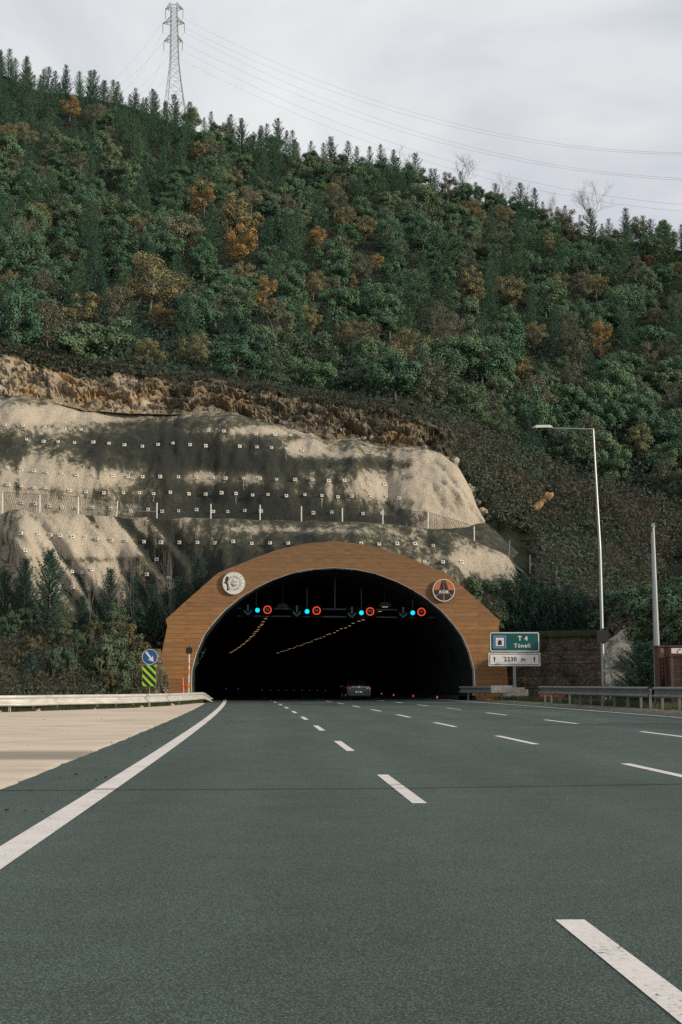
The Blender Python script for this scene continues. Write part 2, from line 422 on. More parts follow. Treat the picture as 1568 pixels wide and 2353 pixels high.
# ------------------------------------------------------------------ world, sun, camera
SUN_AZ, SUN_EL = R(68), R(16)        # azimuth from straight behind the camera towards the right
tosun = Vector((math.sin(SUN_AZ) * math.cos(SUN_EL), -math.cos(SUN_AZ) * math.cos(SUN_EL), math.sin(SUN_EL)))
w = bpy.data.worlds.new('World'); scene.world = w; w.use_nodes = True
nt = w.node_tree; bg = nt.nodes['Background']
sky = nt.nodes.new('ShaderNodeTexSky'); sky.sky_type = 'NISHITA'; sky.sun_disc = False
sky.sun_elevation = SUN_EL; sky.sun_rotation = math.pi - SUN_AZ
sky.air_density = 1.2; sky.dust_density = 1.0; sky.ozone_density = 2.0
tc = nt.nodes.new('ShaderNodeTexCoord'); mp = nt.nodes.new('ShaderNodeMapping'); mp.inputs['Scale'].default_value = (1.6, 1.6, 3.4); mp.inputs['Rotation'].default_value = (0, .35, 0)
nt.links.new(tc.outputs['Generated'], mp.inputs[0])
cn = noise_n(nt, mp.outputs[0], 1.7, 5, .55, .4)
cl = ramp(nt, [(0.36, (6.9, 7.05, 7.6)), (0.5, (8.0, 8.0, 8.15)), (0.62, (9.2, 9.1, 9.05))])
# colours above 1 are cloud radiances before the 0.1 background strength
for e in cl.color_ramp.elements: e.color = (e.color[0], e.color[1], e.color[2], 1)
nt.links.new(cn, cl.inputs[0])
cover = ramp(nt, [(0.34, 0.80), (0.52, 0.97)]); nt.links.new(cn, cover.inputs[0])
sz = nt.nodes.new('ShaderNodeSeparateXYZ'); nt.links.new(tc.outputs['Generated'], sz.inputs[0])
gz = ramp(nt, [(0.10, (1.06, 1.05, 1.05)), (0.30, (1.0, 1.0, 1.01)), (0.50, (0.90, 0.935, 0.955))]); nt.links.new(sz.outputs[2], gz.inputs[0])
skyc = mixc(nt, 1.0, mixc(nt, cover.outputs[0], sky.outputs[0], cl.outputs[0]), gz.outputs[0], 'MULTIPLY')
nt.links.new(skyc, bg.inputs['Color']); bg.inputs['Strength'].default_value = 0.1

sl = bpy.data.lights.new('sun', 'SUN'); sl.energy = 4.2; sl.angle = R(0.8); sl.color = (1.0, 0.86, 0.68)
so = bpy.data.objects.new('sun', sl); COL.objects.link(so)
so.rotation_euler = tosun.to_track_quat('Z', 'Y').to_euler()
so.location = (60, -40, 80)

cam = bpy.data.cameras.new('camera'); co = bpy.data.objects.new('camera', cam); COL.objects.link(co)
cam.sensor_fit = 'VERTICAL'; cam.sensor_height = 36.0; cam.lens = F / 2353.0 * 36.0
cam.clip_start = 0.1; cam.clip_end = 6000
co.location = (0, 0, CAMH); co.rotation_euler = (math.pi / 2 + TH, 0, 0)
scene.camera = co
scene.view_settings.view_transform = 'Standard'; scene.view_settings.look = 'None'
scene.view_settings.exposure = 0.0; scene.view_settings.gamma = 1.0
scene.cycles.max_bounces = 5; scene.cycles.diffuse_bounces = 3; scene.cycles.glossy_bounces = 2
scene.cycles.use_denoising = False
scene.cycles.sample_clamp_indirect = 4.0

# ------------------------------------------------------------------ ground, road, apron
PORT = 88.0                     # distance of the tunnel portal
m = MB()
m.add([(-2500, -600, -.06), (2500, -600, -.06), (2500, 4000, -.06), (-2500, 4000, -.06)], [(0, 1, 2, 3)])
struct(m, 'ground', MT['verge'])
ys = [-40 + i * 2.0 for i in range(186)]
def strip(mb, offs, ys, dz=0.0, edge=None):
    nu = len(offs)
    def fn(i, j):
        o = offs[i]; y = ys[j]
        return (A(y) + o, y, roadz(o) + dz)
    mb.grid(fn, nu, len(ys))
m = MB(); strip(m, [-5.4, -3, 0, 3, 6, 9, 12, 13.7], ys)
struct(m, 'road', MT['asphalt'])
m = MB()
yy = [-40 + i * 0.35 for i in range(int(122 / .35))]
def apr(i, j):
    y = yy[j]
    e = -4.62 + 0.05 * fbm(y * .8, 3.1) + 0.035 * fbm(y * 5, 9.1)
    o = [e, e - .12, -8, -14, -30, -60][i]
    return (A(y) + o if i < 3 else A(y) * .6 + o - 1, y, .012 + (.0 if i else -.01))
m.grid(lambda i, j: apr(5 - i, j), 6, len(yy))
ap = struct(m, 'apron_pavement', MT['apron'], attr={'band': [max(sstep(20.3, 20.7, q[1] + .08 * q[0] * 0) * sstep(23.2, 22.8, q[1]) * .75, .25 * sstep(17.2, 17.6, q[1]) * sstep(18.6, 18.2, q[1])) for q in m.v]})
# right hand verge: gravel and low kerb
m = MB()
def vg(i, j):
    y = yy[j]; o = [13.55, 13.75, 14.4, 16.5, 22, 60][i]
    return (A(y) + o + (.08 * fbm(y * 1.1, 1.7) if i < 2 else 0), y, [.128, .17, .19, .2, .22, .3][i] + (.02 * fbm(o * 2, y) if i > 1 else 0))
m.grid(vg, 6, len(yy)); struct(m, 'verge', MT['verge'])
# painted markings
m = MB()
def mark(mb, off, y0, y1, w, n=None, dz=.004):
    n = n or max(2, int((y1 - y0) / 1.0) + 1)
    def fn(i, j):
        y = lerp(y0, y1, j / (n - 1)); o = off + (i - .5) * w
        return (A(y) + o, y, roadz(o) + dz)
    mb.grid(fn, 2, n)
mark(m, -3.42, -20, 150, .25, 90); mark(m, 12.15, -20, 150, .19, 90)
for off, ph in ((0.0, 0.0), (3.75, 1.8), (7.5, 3.4)):
    k = -3
    while True:
        y0 = 13.1 + ph + 10.15 * k; k += 1
        if y0 > 160: break
        mark(m, off, y0, y0 + (4.1 if k != 0 else 3.75), .15, 5)
struct(m, 'road_marking', MT['paint'])
m = MB()
for yj, wj in ((15.25, .06), (42.5, .10), (33.2, .03), (58, .08)):
    m.add([(A(yj) - 5.2, yj - .62 - wj / 2, .003), (A(yj) + 13.5, yj + .62 - wj / 2, .139), (A(yj) + 13.5, yj + .62 + wj / 2, .139), (A(yj) - 5.2, yj - .62 + wj / 2, .003)], [(0, 1, 2, 3)])
struct(m, 'road_joint', MT['seam'])
# litter on the shoulder
m = MB(); rr = random.Random(5)
for i in range(130):
    y = rr.uniform(9, 45); o = rr.uniform(-4.7, -3.6) if rr.random() < .8 else rr.uniform(-12, -4.7)
    s = rr.uniform(.006, .02); m.box((A(y) + o, y, .02), (s * rr.uniform(1, 4), s, s * .5), Euler((rr.random(), 0, rr.random() * 6)).to_matrix())
tag(m.build('debris', MT['seam']), kind='stuff')

# ------------------------------------------------------------------ hillside profile tables (pixel column -> pixel row, distance)
tB = [(-700, (1440, 82)), (0, (1442, 88)), (250, (1445, 90)), (384, (1440, 91.2)), (447, (1430, 91.2)), (490, (1385, 91.2)), (554, (1335, 91.2)), (622, (1302, 91.4)), (700, (1280, 91.5)), (767, (1275, 91.5)),
      (834, (1280, 91.5)), (912, (1302, 91.4)), (980, (1335, 91.2)), (1044, (1385, 91.2)), (1087, (1430, 91.2)), (1150, (1440, 91.2)), (1215, (1455, 91)), (1395, (1462, 88.5)), (1440, (1585, 76)), (1568, (1592, 68)), (2500, (1595, 48))]
tC = [(-700, (1190, 88)), (0, (1192, 93)), (200, (1197, 94)), (400, (1203, 94.5)), (600, (1208, 95)), (784, (1214, 95)), (900, (1218, 95)), (1000, (1228, 95)), (1050, (1240, 95)), (1080, (1253, 95)), (1110, (1268, 95)), (1165, (1290, 95)), (1200, (1318, 95)), (1220, (1340, 95)),
      (1300, (1385, 93.5)), (1400, (1420, 91)), (1568, (1500, 80)), (1850, (1440, 74)), (2150, (1330, 68)), (2500, (1290, 62))]
tD = [(-700, (1197, 93)), (0, (1204, 97.5)), (400, (1214, 99)), (900, (1225, 99.5)), (1000, (1212, 100)), (1118, (1201, 101)), (1215, (1290, 99.5)), (1400, (1385, 95)), (1568, (1440, 88)), (1850, (1360, 82)), (2150, (1260, 78)), (2500, (1220, 72))]
tE = [(-700, (850, 104)), (0, (912, 107)), (100, (925, 107.5)), (200, (950, 108)), (300, (957, 108)), (400, (960, 108)), (470, (958, 108)), (540, (965, 108)), (600, (985, 108)), (700, (1000, 108)), (780, (1020, 107.5)), (850, (1035, 107)), (920, (1050, 106.5)), (980, (1055, 106)), (1010, (1065, 105.5)),
      (1050, (1090, 105)), (1080, (1130, 104)), (1100, (1165, 103)), (1118, (1196, 102)), (1215, (1240, 106)), (1400, (1280, 108)), (1568, (1325, 105)), (1850, (1230, 100)), (2500, (1110, 92))]
tF = [(-700, (780, 109.5)), (0, (812, 112.5)), (60, (832, 112.5)), (130, (848, 113.5)), (250, (863, 113.5)), (400, (879, 114.5)), (550, (896, 115.5)), (700, (924, 115.5)), (850, (942, 115.5)), (950, (956, 115.5)), (1000, (974, 118)), (1100, (1010, 121)), (1200, (1046, 125)), (1300, (1086, 126)), (1400, (1122, 126)), (1500, (1150, 126)), (1568, (1168, 125)), (1850, (1130, 122)), (2500, (1010, 116))]
tRg = [(-700, (-90, 385)), (0, (172, 345)), (100, (212, 340)), (200, (222, 335)), (300, (252, 330)), (400, (285, 325)), (500, (318, 320)), (600, (345, 315)), (700, (368, 308)), (800, (388, 300)), (900, (402, 295)), (1000, (445, 288)), (1100, (468, 280)), (1200, (500, 275)), (1300, (528, 268)), (1400, (556, 262)), (1500, (560, 256)), (1568, (575, 252)), (2500, (700, 235))]
def keyt(tab, x):
    if x <= tab[0][0]: return tab[0][1]
    for (x0, a), (x1, b) in zip(tab, tab[1:]):
        if x <= x1:
            t = (x - x0) / (x1 - x0)
            return (a[0] + (b[0] - a[0]) * t, a[1] + (b[1] - a[1]) * t)
    return tab[-1][1]
def forest_yD(x, t):
    yf, df = keyt(tF, x); yr, dr = keyt(tRg, x)
    return lerp(yf, yr, t), df * (dr / df) ** t
def S(x, v):
    """hillside point: v 0 base of lower wall, 1 its top, 2 back of the bench, 3 top of the upper wall, 4 forest edge, 5 ridge, 6 behind"""
    if v <= 1: a, b, t = keyt(tB, x), keyt(tC, x), v
    elif v <= 2: a, b, t = keyt(tC, x), keyt(tD, x), v - 1
    elif v <= 3: a, b, t = keyt(tD, x), keyt(tE, x), v - 2
    elif v <= 4: a, b, t = keyt(tE, x), keyt(tF, x), v - 3
    elif v <= 5:
        y, d = forest_yD(x, v - 4); return P(x, y, d)
    else:
        y, d = keyt(tRg, x); p = P(x, y, d); t = v - 5
        return p + Vector((0, 160 * t, -70 * t * t - 10 * t))
    pa = P(x, a[0], a[1]); pb = P(x, b[0], b[1])
    return pa.lerp(pb, t)
def SG(x, t):
    y, d = forest_yD(x, t); return P(x, y, d)

# base sheet under everything
xs = [-700 + 12.5 * i for i in range(257)]
vsq = [i / 8 for i in range(0, 33)] + [4 + i / 30 for i in range(1, 31)] + [5.15, 5.4, 5.7, 6]
m = MB()
def base(i, j):
    x, v = xs[i], vsq[j]; p = S(x, v)
    if v < 4: p = p + Vector((0, 1.0, -.15))
    if v > 4:
        p.z += 1.2 * fbm(p.x * .05, p.y * .05) * min(1, (v - 4) * 8)
    elif x > 1150:
        p += Vector((0, -.9, .15)) + Vector((0, -1, .5)) * .5 * fbm(p.x * .35, p.z * .35, 3)
    return p
m.grid(base, len(xs), len(vsq)); m.smooth = True
struct(m, 'hillside', MT['soil'])

# ------------------------------------------------------------------ shotcrete walls
def gau(x, y, cx, cy, rx, ry): return math.exp(-(((x - cx) / rx) ** 2 + ((y - cy) / ry) ** 2))
def stain_upper(x, y):
    s = .45
    for cx, cy, rx, ry, a in ((520, 1085, 230, 110, .52), (380, 1010, 90, 60, .35), (150, 1014, 230, 20, .24), (600, 1175, 330, 45, .35), (20, 1040, 60, 30, .25), (760, 1120, 150, 40, .10), (860, 1065, 90, 20, .35), (235, 1070, 60, 70, .22),
                              (120, 955, 260, 22, -.55), (620, 990, 190, 12, -.45), (85, 1088, 50, 38, -.75), (250, 1110, 70, 30, -.30), (-60, 1120, 90, 60, -.5), (100, 1168, 200, 22, -.55), (480, 1098, 60, 20, -.85), (585, 1100, 32, 18, -.75), (185, 1100, 50, 26, -.4), (225, 1075, 8, 40, .3), (40, 1100, 8, 50, .5), (600, 1060, 200, 14, .2), (300, 1030, 110, 14, .15), (700, 1028, 45, 18, -.9), (790, 1045, 60, 12, -.45), (270, 1090, 90, 22, -.35), (200, 975, 150, 12, .1),
                              (1050, 1130, 100, 90, -.75), (860, 1120, 90, 40, -.45), (640, 1120, 12, 30, -.4), (680, 1122, 8, 30, -.4), (757, 1125, 6, 30, -.6), (940, 1048, 80, 10, -.3), (900, 1195, 120, 14, .35), (120, 995, 35, 12, -.3), (720, 1110, 10, 40, -.3), (520, 1008, 30, 8, -.3)):
        s += a * gau(x, y, cx, cy, rx, ry)
    return s
def rib(x, y): return fbm((x - (y - 1200) * .75) * .022, 4.2 + y * .002, 0, 2)
def stain_lower(x, y):
    s = .52
    for cx, cy, rx, ry, a in ((190, 1240, 250, 55, -.62), (600, 1300, 260, 55, .55), (500, 1205, 300, 14, .12), (200, 1330, 120, 70, -.30), (30, 1330, 40, 60, -.1), (400, 1250, 60, 30, .25), (20, 1240, 20, 50, .3), (700, 1235, 120, 14, .2), (1000, 1260, 100, 30, -.15), (1110, 1290, 70, 30, -.5), (880, 1240, 90, 20, .0), (760, 1222, 120, 10, -.2), (600, 1215, 120, 7, -.2), (990, 1245, 12, 18, .3), (1030, 1262, 12, 20, .3), (255, 1285, 130, 9, .35), (1010, 1240, 20, 30, .2)):
        s += a * gau(x, y, cx, cy, rx, ry)
    s += .75 * sstep(.05, .3, rib(x, y)) * sstep(470, 330, x)
    return s
def px_of(p):        # pixel of a point (to look up where stains sit)
    d = p - Vector((0, 0, CAMH)); fw = d.y * math.cos(TH) + d.z * math.sin(TH); up = -d.y * math.sin(TH) + d.z * math.cos(TH)
    return CX + F * d.x / fw, CY - F * up / fw
def upper_pt(x, v):
    if v < 0:
        q = upper_pt(x, 0.0); return q + Vector((0, -.1, v * 9))
    p = S(x, 2 + v)
    e = sstep(1118, 1000, x)
    off = -1.0 + 1.7 * (1 - (1 - min(1, max(0, (1118 - x) / 70))) ** 2) + .7 * gau(x, 0, 985, 0, 130, 1) * e
    bul = math.sin(math.pi * min(1, max(0, v))) ** .7 * 1.3
    f = fbm(p.x * .10, p.z * .05, 1, 3) * 1.6 + fbm(p.x * .45, p.z * .16, 5, 3) * .45 + fbm(p.x * 1.7, p.z * 1.2, 2, 3) * .10
    if x > 960: f += fbm(p.x * .9 + p.z * .6, p.z * .4, 8, 4) * .55 * sstep(960, 1040, x)
    n = Vector((0, -.85, .5))
    return p + n * (off + bul + f * min(1, .35 + math.sin(math.pi * min(1, max(0, v))) * 1.2))
def lower_pt(x, v):
    p = S(x, v)
    off = .75 - 1.6 * sstep(1150, 1220, x)
    f = fbm(p.x * .14, p.z * .05, 11, 3) * 1.1 + fbm(p.x * .6, p.z * .2, 15, 3) * .35 + fbm(p.x * 1.9, p.z * 1.5, 12, 3) * .09
    if x < 120: f += 1.4 * math.sin((x - 60 + (p.z - 9) * 9) * .045) * sstep(120, 40, x)
    if x < 470:
        a_, b_ = px_of(p); f -= 1.3 * rib(a_, b_) * sstep(470, 380, x)
    w_ = .3 + math.sin(math.pi * min(1, max(0, v * .9 + .1)))
    return p + Vector((0, -.9, .4)) * (off + f * w_ * .8)
def wall_mesh(fn, x0, x1, step, nv, lip, stain, name, label, cat, v0=0.0):
    xs = []; x = x0
    while x <= x1: xs.append(x); x += step
    m = MB(); vals = []
    rows = [lerp(v0, 1, j / (nv - 1)) for j in range(nv)]
    def g(i, j):
        if j < nv: p = fn(xs[i], rows[j])
        else:
            q = fn(xs[i], 1.0); k = j - nv + 1
            p = q + Vector((0, .25 * k, [.06, .08, .14, .5 if v0 < 0 else .1][k - 1] + .06 * fbm(q.x * .8, k)))
            if k == 4: p.y += 2.5
        a, b = px_of(p); vals.append(stain(a, b)); return p
    m.grid(g, len(xs), nv + lip); m.smooth = True
    o = m.build(name, MT['shot'], attr={'stain': vals})
    return tag(o, label, cat)
upw = wall_mesh(upper_pt, -690, 1118, 5.0, 64, 4, stain_upper, 'shotcrete_wall', 'upper sprayed-concrete slope with dark damp stains above the fenced bench', 'retaining wall', -.3)
low = wall_mesh(lower_pt, -690, 1219, 5.0, 44, 4, stain_lower, 'shotcrete_wall', 'lower sprayed-concrete slope directly behind and above the tunnel portal', 'retaining wall')
# bench behind the lower wall
m = MB(); bx = [-690 + 10 * i for i in range(192)]
vals = []
def bench(i, j):
    p = S(bx[i], 1 + j / 3) + Vector((0, -.3 if j == 0 else .3, .05 + .1 * fbm(bx[i] * .05, j)))
    vals.append(.75 if bx[i] > 700 else .5); return p
m.grid(bench, len(bx), 4); tag(m.build('bench_path', MT['shot'], attr={'stain': vals}), kind='structure')

def solve_on(fn, px, py):
    """parameter on a wall whose point is seen at px, py (near enough)"""
    x, lo, hi = px, 0.0, 1.0
    for _ in range(18):
        mid = (lo + hi) / 2
        a, b = px_of(fn(x, mid))
        if b > py: lo = mid
        else: hi = mid
    p = fn(x, (lo + hi) / 2)
    q = fn(x + 4, (lo + hi) / 2); r = fn(x, min(1, (lo + hi) / 2 + .04))
    n = (q - p).cross(r - p); n.normalize()
    if n.y > 0: n = -n
    return p, n
f1 = lambda pts: [(.3663 * a, 746.7 + .3663 * b) for a, b in pts]
f2 = lambda pts: [(517 + .3663 * a, 861.6 + .3663 * b) for a, b in pts]
up_pl = f1([(72, 630), (182, 634), (307, 642), (430, 655), (527, 660), (5, 704), (204, 722), (305, 735), (398, 737), (492, 743), (607, 740), (706, 747), (800, 757), (910, 765), (1007, 754), (1102, 745), (1207, 755), (1303, 761), (1320, 665), (1420, 670),
            (5, 890), (84, 898), (168, 914), (250, 918), (332, 927), (420, 934), (513, 943), (613, 946), (729, 950), (822, 955), (910, 957), (1021, 955), (1131, 957), (1240, 958), (1344, 959), (8, 995), (90, 1004), (168, 1013), (247, 1022), (320, 1025), (466, 1042), (567, 1050), (676, 1057), (792, 1058), (888, 1057),
            (977, 1063), (1080, 1053), (1190, 1063), (1297, 1064), (1398, 1056), (1487, 1061), (166, 1117), (248, 1123), (334, 1136), (411, 1150), (505, 1152), (598, 1150), (711, 1157), (832, 1171), (941, 1161), (1029, 1173), (1128, 1170), (1237, 1163), (1343, 1174), (1434, 1174), (1541, 1168)]) + \
        f2([(205, 373), (320, 378), (418, 384), (103, 451), (211, 456), (300, 460), (390, 466), (490, 478), (14, 651), (125, 651), (229, 652), (332, 659), (445, 660), (552, 661), (652, 667), (750, 666), (898, 688), (998, 690), (181, 757), (277, 753), (392, 762), (505, 755), (610, 760), (709, 768), (798, 764), (909, 761),
            (1010, 765), (1089, 776), (131, 854), (232, 857), (557, 868), (672, 863), (865, 873), (980, 871), (1080, 873), (1183, 875)])
fl = lambda pts: [(.3297 * a, 1148.8 + .3297 * b) for a, b in pts]
lo_pl = fl([(192, 232), (300, 240), (374, 244), (448, 253), (531, 260), (607, 265), (692, 271), (787, 280), (890, 287), (1007, 292), (1132, 297), (1258, 298), (218, 358), (433, 505), (522, 503), (660, 490), (597, 505), (1092, 415), (1037, 518), (1172, 545), (535, 607), (630, 623)]) + \
        f2([(852, 1062), (965, 1066), (1079, 1063), (1189, 1063), (1304, 1074), (1248, 1175), (1361, 1177), (1473, 1177)]) + [(430.8 + .2198 * a, 1235 + .2198 * b) for a, b in ((120, 57), (306, 62), (491, 47), (681, 70), (873, 65), (1061, 67))]
def plate_mb():
    m = MB(); m.box((0, 0, .06), (.25, .25, .12)); m.box((0, 0, .135), (.09, .09, .03), mi=1); m.tube([(0, 0, .15), (0, 0, .30)], .02, 6, mi=1); return m
pm = None
rr = random.Random(3)
for wall, fn, pts in ((upw, upper_pt, up_pl[:100]), (low, lower_pt, lo_pl)):
    for a, b in pts:
        p, n = solve_on(fn, a, b)
        if pm is None:
            o = plate_mb().build('anchor_plate', [MT['plate'], MT['bolt']], wall); pm = o
        else:
            o = pm.copy(); COL.objects.link(o); o.parent = wall
        n = (n + Vector((0, -1.2, .1))).normalized()
        o.location = p + n * .02; o.rotation_euler = n.to_track_quat('Z', 'Y').to_euler(); s = rr.uniform(.85, 1.15); o.scale = (s, s, 1)

rs = random.Random(9)
for a, b in up_pl[35:60] + up_pl[72:90]:
    if a < 190 or rs.random() < .6: continue
    L_ = rs.uniform(14, 34); m = MB(); pts = []
    for q in range(9):
        p, n = solve_on(upper_pt, a + .8 * math.sin(q), b + 5 + L_ * q / 8); w_ = rs.uniform(.03, .09) * (1 - q / 12); pts.append((p + n * .03 - Vector((w_, 0, 0)), p + n * .03 + Vector((w_ * rs.uniform(.2, 1), 0, 0))))
    o_ = pts[0][0].copy(); m.add([q - o_ for pr in pts for q in pr], [(2 * k, 2 * k + 1, 2 * k + 3, 2 * k + 2) for k in range(8)]); o = m.build('lime_streak', MT['streak'], upw); o.location = o_
# fence on the bench
fx = [(6, 1131, 1190), (92, 1136, 1191), (180, 1141, 1193), (266, 1151, 1199), (361, 1155, 1203), (485, 1158, 1203), (598, 1160, 1208), (693, 1163, 1209), (787, 1167, 1214), (880, 1171, 1217), (984, 1177, 1223), (1090, 1209, 1261)]
fe = empty('chain_link_fence', S(500, 1.1), 0, 'wire mesh fence with thin galvanised posts along the bench between the two concrete slopes', 'fence')
inv = fe.location.copy(); posts = []
for i, (x, yt, yb) in enumerate(fx):
    b0 = S(x, 1.12) - inv; d = S(x, 1.12).y; t0 = P(x + (5 if i == 3 else 0), yt, d) - inv
    q = MB(); q.tube([b0 - Vector((0, 0, .6)), t0], .045, 6); q.build('post', MT['whitedim'], fe); posts.append((b0, t0))
q = MB(); q.tube([P(188, 1169, posts[2][0].y + inv.y) - inv, P(361, 1176, posts[4][0].y + inv.y) - inv], .03, 5); q.build('brace', MT['galv'], fe)
q = MB()
for (b0, t0), (b1, t1) in zip(posts, posts[1:]):
    n = max(4, int((b1 - b0).length / .16))
    for k in range(n):
        u = k / n; a = b0.lerp(b1, u); c = t0.lerp(t1, u)
        for s_ in (-1, 1):
            u2 = max(0, min(1, u + s_ * .22)); c2 = t0.lerp(t1, u2) if 0 <= u + s_ * .22 <= 1 else c
            d_ = Vector((.009, 0, 0)); q.add([a - d_, a + d_, c2 + d_, c2 - d_], [(0, 1, 2, 3)])
    q.tube([t0, t1], .012, 4)
q.build('mesh_netting', MT['darkgrey'], fe)
for (x, yt, yb) in ((1168, 1241, 1295), (1218, 1275, 1345), (1276, 1310, 1350)):
    b0 = S(x, 1.1); q = MB(); q.tube([(0, 0, -.6), P(x + (4 if x != 1218 else 0), yt, b0.y) - b0], .035, 6)
    o = q.build('marker_stake', MT['galv']); o.location = b0
    tag(o, {1168: 'leaning thin metal stake at the tip of the lower concrete slope', 1218: 'upright thin metal stake just past the lower concrete slope', 1276: 'thin metal stake in dark scrub above the young pines'}[x], 'stake')

# ------------------------------------------------------------------ rock face above the walls
m = MB(); vals = []; rx = [-690 + 3.2 * i for i in range(int(1770 / 3.2))]; NR = 56
def rock(i, j):
    x = rx[i]; t = -.05 + 1.1 * j / (NR - 1)
    a, b = keyt(tE, x), keyt(tF, x); p = P(x, *a).lerp(P(x, *b), t)
    p = p + Vector((0, -1.2, .2)) * sstep(1085, 1030, x)
    L_ = t * (P(x, *b) - P(x, *a)).length
    u_, w_ = p.x + 1.3 * fbm(p.x * .5, L_ * .5, 3), L_ + 1.1 * fbm(p.x * .5, L_ * .5, 7)
    v1, q1 = noise.voronoi(Vector((u_ * .6, w_ * .8, 2.2))); v2, q2 = noise.voronoi(Vector((u_ * 1.5, w_ * 1.9, 5.1)))
    c1 = noise.cell(Vector((q1[0].x * 7.3 + 50, q1[0].y * 7.3 + 50, 1.5))); c2 = noise.cell(Vector((q2[0].x * 9.1 + 80, q2[0].y * 9.1 + 80, 4.5)))
    d = (c1 - .5) * .8 + (c2 - .5) * .45 + (v1[1] - v1[0]) * .3 + (v2[1] - v2[0]) * .25 + fbm(p.x * .25, L_ * .25, 9, 2) * .7 + fbm(p.x * 2, L_ * 2, 4, 3) * .2
    amp = math.sin(math.pi * max(0, min(1, (t + .05) / 1.1))) ** .5 * sstep(1100, 1000, x)
    bul = 1.6 * math.sin(math.pi * min(1, max(0, t * .8 + .1)))
    p = p + Vector((0, -.8, .5)) * (d * amp * .9 + bul * amp * .6)
    a_, b_ = px_of(p)
    s = .46 + .38 * sstep(.6, 1.0, t) - .5 * gau(a_, b_, 40, 870, 110, 45) - .5 * gau(a_, b_, 300, 905, 90, 35) + .35 * gau(a_, b_, 190, 850, 80, 12) + .4 * gau(a_, b_, 400, 915, 35, 30) + .08 * sstep(400, 700, a_) - .25 * gau(a_, b_, 880, 990, 60, 12) + .25 * sstep(950, 1050, a_)
    vals.append(s); return p
m.grid(rock, len(rx), NR); struct(m, 'rock_face', MT['rock'], attr={'stain': vals}, smooth=False)
# ochre outcrop in the scrub and boulders along the wall top
def boulder(rng, s, seed):
    m = MB(); bm = bmesh.new(); bmesh.ops.create_icosphere(bm, subdivisions=2, radius=1)
    for v in bm.verts:
        c = v.co * (1 + .35 * fbm(v.co.x * 1.3 + seed, v.co.y * 1.3, v.co.z * 1.3, 3)); v.co = Vector((c.x * s[0], c.y * s[1], c.z * s[2]))
    bm.verts.ensure_lookup_table(); m.add([v.co for v in bm.verts], [[q.index for q in f.verts] for f in bm.faces]); bm.free(); return m
M_ochre = simple('ochre_rock', (0.25, 0.155, 0.07), .95, var=.4, scale=1.2, bmp=.6)
M_grey = simple('grey_rock', (0.30, 0.265, 0.21), .95, var=.35, scale=1.5, bmp=.6)
for (x, y, d, s, mt, lb) in ((1246, 1152, 108.6, (1.25, .7, .38), M_ochre, 'ochre rock outcrop in the brown scrub slope beside the lamp post'), (875, 996, 112.5, (1.5, .6, .45), M_ochre, 'smooth orange rock slab above the upper concrete slope')):
    m = MB(); cpt = P(x, y, d)
    for q in range(16):
        u = rr.uniform(-1, 1); ctr_ = (P(x + 17 * u, y - 15 * u + rr.uniform(-4, 4), d) - cpt) if x > 1000 else (P(x + 34 * u, y - 6 * u + rr.uniform(-5, 5), d) - cpt); ss = rr.uniform(.16, .42) if x > 1000 else rr.uniform(.3, .6)
        b = boulder(rr, (ss * 1.3, ss, ss * .7), q + x); R3 = Euler((rr.random(), -.7, rr.random())).to_matrix(); m.add([R3 @ Vector(v) + ctr_ for v in b.v], b.f)
    o = m.build('rock_outcrop', mt); o.location = cpt + Vector((0, -.3, 0)); tag(o, lb, 'rock')
m = MB()
for i in range(420):
    x = rr.uniform(-100, 1130); e = keyt(tE, x); s = rr.uniform(.12, .42) * (1.3 if 700 < x < 1100 else 1)
    p = P(x, e[0], e[1]) + Vector((0, rr.uniform(.3, 3.2), rr.uniform(.2, 1.3)))
    b = boulder(rr, (s, s * .8, s * .7), i); R3 = Euler((rr.random() * 3, rr.random() * 3, rr.random() * 3)).to_matrix()
    m.add([R3 @ Vector(v) + p for v in b.v], b.f)
for i in range(420):
    x = rr.uniform(60, 520); e = keyt(tE, x); s = rr.uniform(.10, .30); p = P(x, e[0], e[1]) + Vector((0, rr.uniform(.2, 2.6), 0)); p.z += .55 + .22 * (p.y - e[1])
    b = boulder(rr, (s, s * .8, s * .7), i); R3 = Euler((rr.random() * 3, rr.random() * 3, rr.random() * 3)).to_matrix(); m.add([R3 @ Vector(v) + p for v in b.v], b.f)
tag(m.build('rubble', M_grey), kind='stuff')

# ------------------------------------------------------------------ banks at road level
m = MB(); lx = [-700 + 15 * i for i in range(74)]
tA = [(-700, 60), (0, 66), (200, 76), (300, 82), (372, 87.5), (410, 88.6)]
def lbank(i, j):
    x = lx[i]; t = j / 12; a = P(x, 1572, key(tA, x)); a.z = -.03; y, d = keyt(tB, x); b = P(x, y, d) + Vector((0, 0, .3))
    p = a.lerp(b, t); p.z += .25 * fbm(p.x * .3, p.y * .3) * math.sin(math.pi * t) + .6 * math.sin(math.pi * t); return p
m.grid(lbank, len(lx), 13); struct(m, 'embankment', MT['bank'], smooth=True)
m = MB(); rx2 = [1405 + 15 * i for i in range(74)]
def rbank(i, j):
    x = rx2[i]; t = j / 8; y, d = keyt(tB, x); b = P(x, y, d) + Vector((0, .6, .3)); a = Vector((b.x * .93, b.y - 4, .15)); return a.lerp(b, t)
m.grid(rbank, len(rx2), 9); struct(m, 'embankment', MT['bank'], smooth=True)

